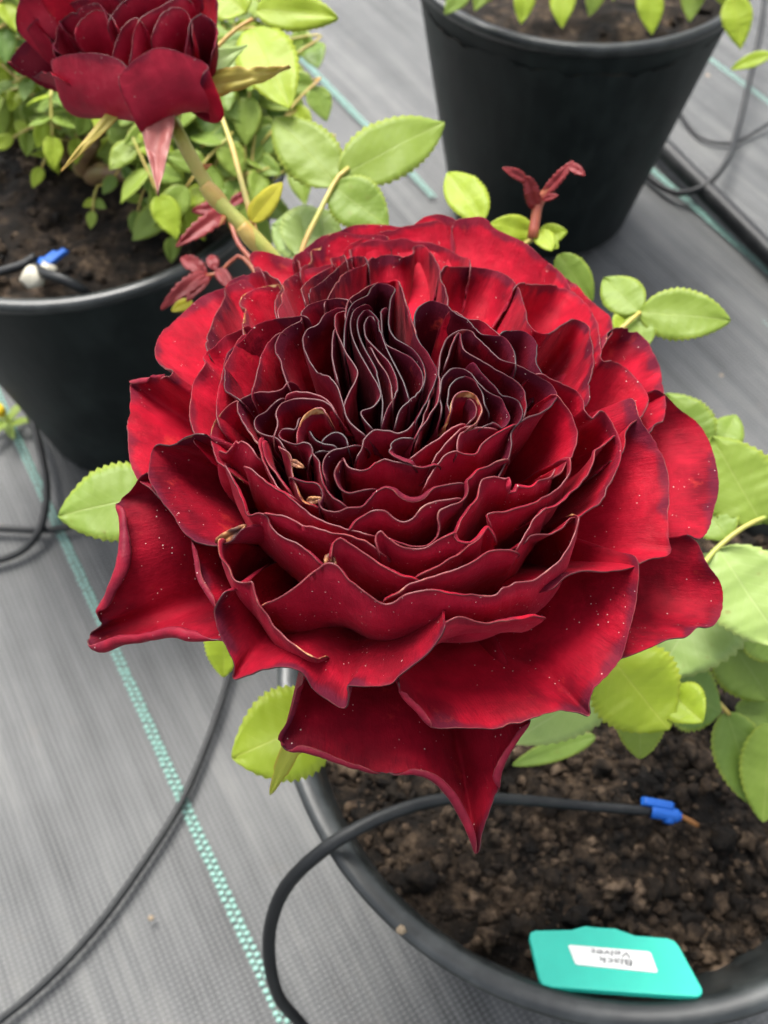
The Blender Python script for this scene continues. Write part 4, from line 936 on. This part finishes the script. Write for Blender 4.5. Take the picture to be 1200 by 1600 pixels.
o = tube('twig', [onz(1056, 1272, dripP.z), onz(1075, 1281, dripP.z - .002), onz(1090, 1290, dripP.z - .004)], .0012, M['brown'], None, 7); tag(o, 'short brown twig at the end of the blue dripper', 'twig')
o = leaf((935, 1274), (966, 1282), 24, .445, .443, 'leaf_lime', None, name='seedling_leaf'); tag(o, 'tiny green seedling leaf on the soil under the black tube', 'leaf')

# weed with a yellow floret on the mat
wp = onz(14, 668, .0); wd = thing('groundsel', wp, 'small weed with a yellow floret on the mint line at the left edge', 'weed')
tube('stem', [wp, wp + Vector((.004, -.004, .015)), wp + Vector((.002, -.006, .026))], .0012, M['stem'], wd, 7)
pebble('floret', wp + Vector((.002, -.006, .030)), .0066, M['yellow'], None, None, (1, 1, .9), None, wd)
for k in range(6):
    a = k * 1.05; leaf3(wp + Vector((0, 0, .004 + .003 * (k % 3))), wp + Vector((math.cos(a) * .026, math.sin(a) * .026, .012)), .008, Vector((0, 0, 1)), M['leaf'], wd, name='leaf', serr=.15, teeth=6)

# ------------------------------------------------------------------ teal plant tag with a handwritten sticker
TZ = 0.2585
tagp = thing('plant_tag', onz(960, 1505, TZ), 'teal plastic plant tag with a handwritten white sticker in the pot', 'plant tag')
def tz(x, y): return onz(x, y, TZ - 0.010 * (1555 - y) / 100)
outline = [(836, 1453), (893, 1452), (914, 1446), (932, 1448), (962, 1450), (992, 1461), (1043, 1465), (1055, 1470), (1062, 1479), (1098, 1545), (1098, 1552), (1091, 1557), (1050, 1555), (862, 1542), (848, 1538), (842, 1528), (827, 1464), (829, 1456)]
top = [tz(*p) for p in outline]; n = len(top)
nrm = (top[5] - top[0]).cross(top[13] - top[0]).normalized()
if nrm.z < 0: nrm = -nrm
V = top + [p - nrm * .0034 for p in top]
F = [tuple(range(n)), tuple(reversed(range(n, 2 * n)))] + [(i, n + i, n + (i + 1) % n, (i + 1) % n) for i in range(n)]
pl = mesh_obj('plate', V, F, M['teal'], tagp, smooth=False)
bmd = pl.modifiers.new('bevel', 'BEVEL'); bmd.width = .0007; bmd.segments = 3
mid = (top[2] + top[4]) / 2
V = []; F = []; box_geo(V, F, mid - nrm * .0205 + (top[13] - top[2]) * .25, (top[5] - top[0]).normalized(), (top[13] - top[2]).normalized(), -nrm, .006, .0012, .017, .5); mesh_obj('spike', V, F, M['teal'], tagp, smooth=False)
sq = [tz(887, 1477), tz(1016, 1488), tz(1028, 1521), tz(899, 1508)]
def sq_pt(s, t, lift): return (sq[0] * (1 - s) + sq[1] * s) * (1 - t) + (sq[3] * (1 - s) + sq[2] * s) * t + nrm * lift
ring = []
for (cs, ct, a0) in ((.03, .10, 180), (.97, .10, 270), (.97, .90, 0), (.03, .90, 90)):
    for k in range(4):
        a = R_(a0 + k * 30); ring.append((cs + .03 * math.cos(a), ct + .10 * math.sin(a)))
stk = mesh_obj('sticker', [sq_pt(s, t, .0005) for s, t in ring] + [sq_pt(s, t, .0001) for s, t in ring], [tuple(range(16))] + [(i, 16 + i, 16 + (i + 1) % 16, (i + 1) % 16) for i in range(16)], M['sticker'], tagp, smooth=False)
def lettering(word, s0, s1, t0, t1):
    cu = bpy.data.curves.new('lettering', 'FONT'); cu.body = word; cu.shear = 0.25; cu.size = 1; cu.offset = -0.006
    tmp = bpy.data.objects.new('tmp_text', cu); COL.objects.link(tmp); bpy.context.view_layer.update()
    me = bpy.data.meshes.new_from_object(tmp.evaluated_get(bpy.context.evaluated_depsgraph_get())); bpy.data.objects.remove(tmp)
    xs = [v.co.x for v in me.vertices]; x0, x1 = min(xs), max(xs); ys = [v.co.y for v in me.vertices]; y0, y1 = min(ys), max(ys)
    Vt = []
    for v in me.vertices:
        fx = (v.co.x - x0) / (x1 - x0); fy = (v.co.y - y0) / (y1 - y0)
        fy += .08 * math.sin(fx * 9 + s0 * 7)
        Vt.append(sq_pt(s1 + (s0 - s1) * fx, t0 + (t1 - t0) * fy, .0009))
    mesh_obj('lettering', Vt, [tuple(p.vertices) for p in me.polygons], M['ink'], stk, smooth=False)
lettering('Black', .31, .73, .52, .82)
lettering('Velvet', .25, .72, .14, .42)
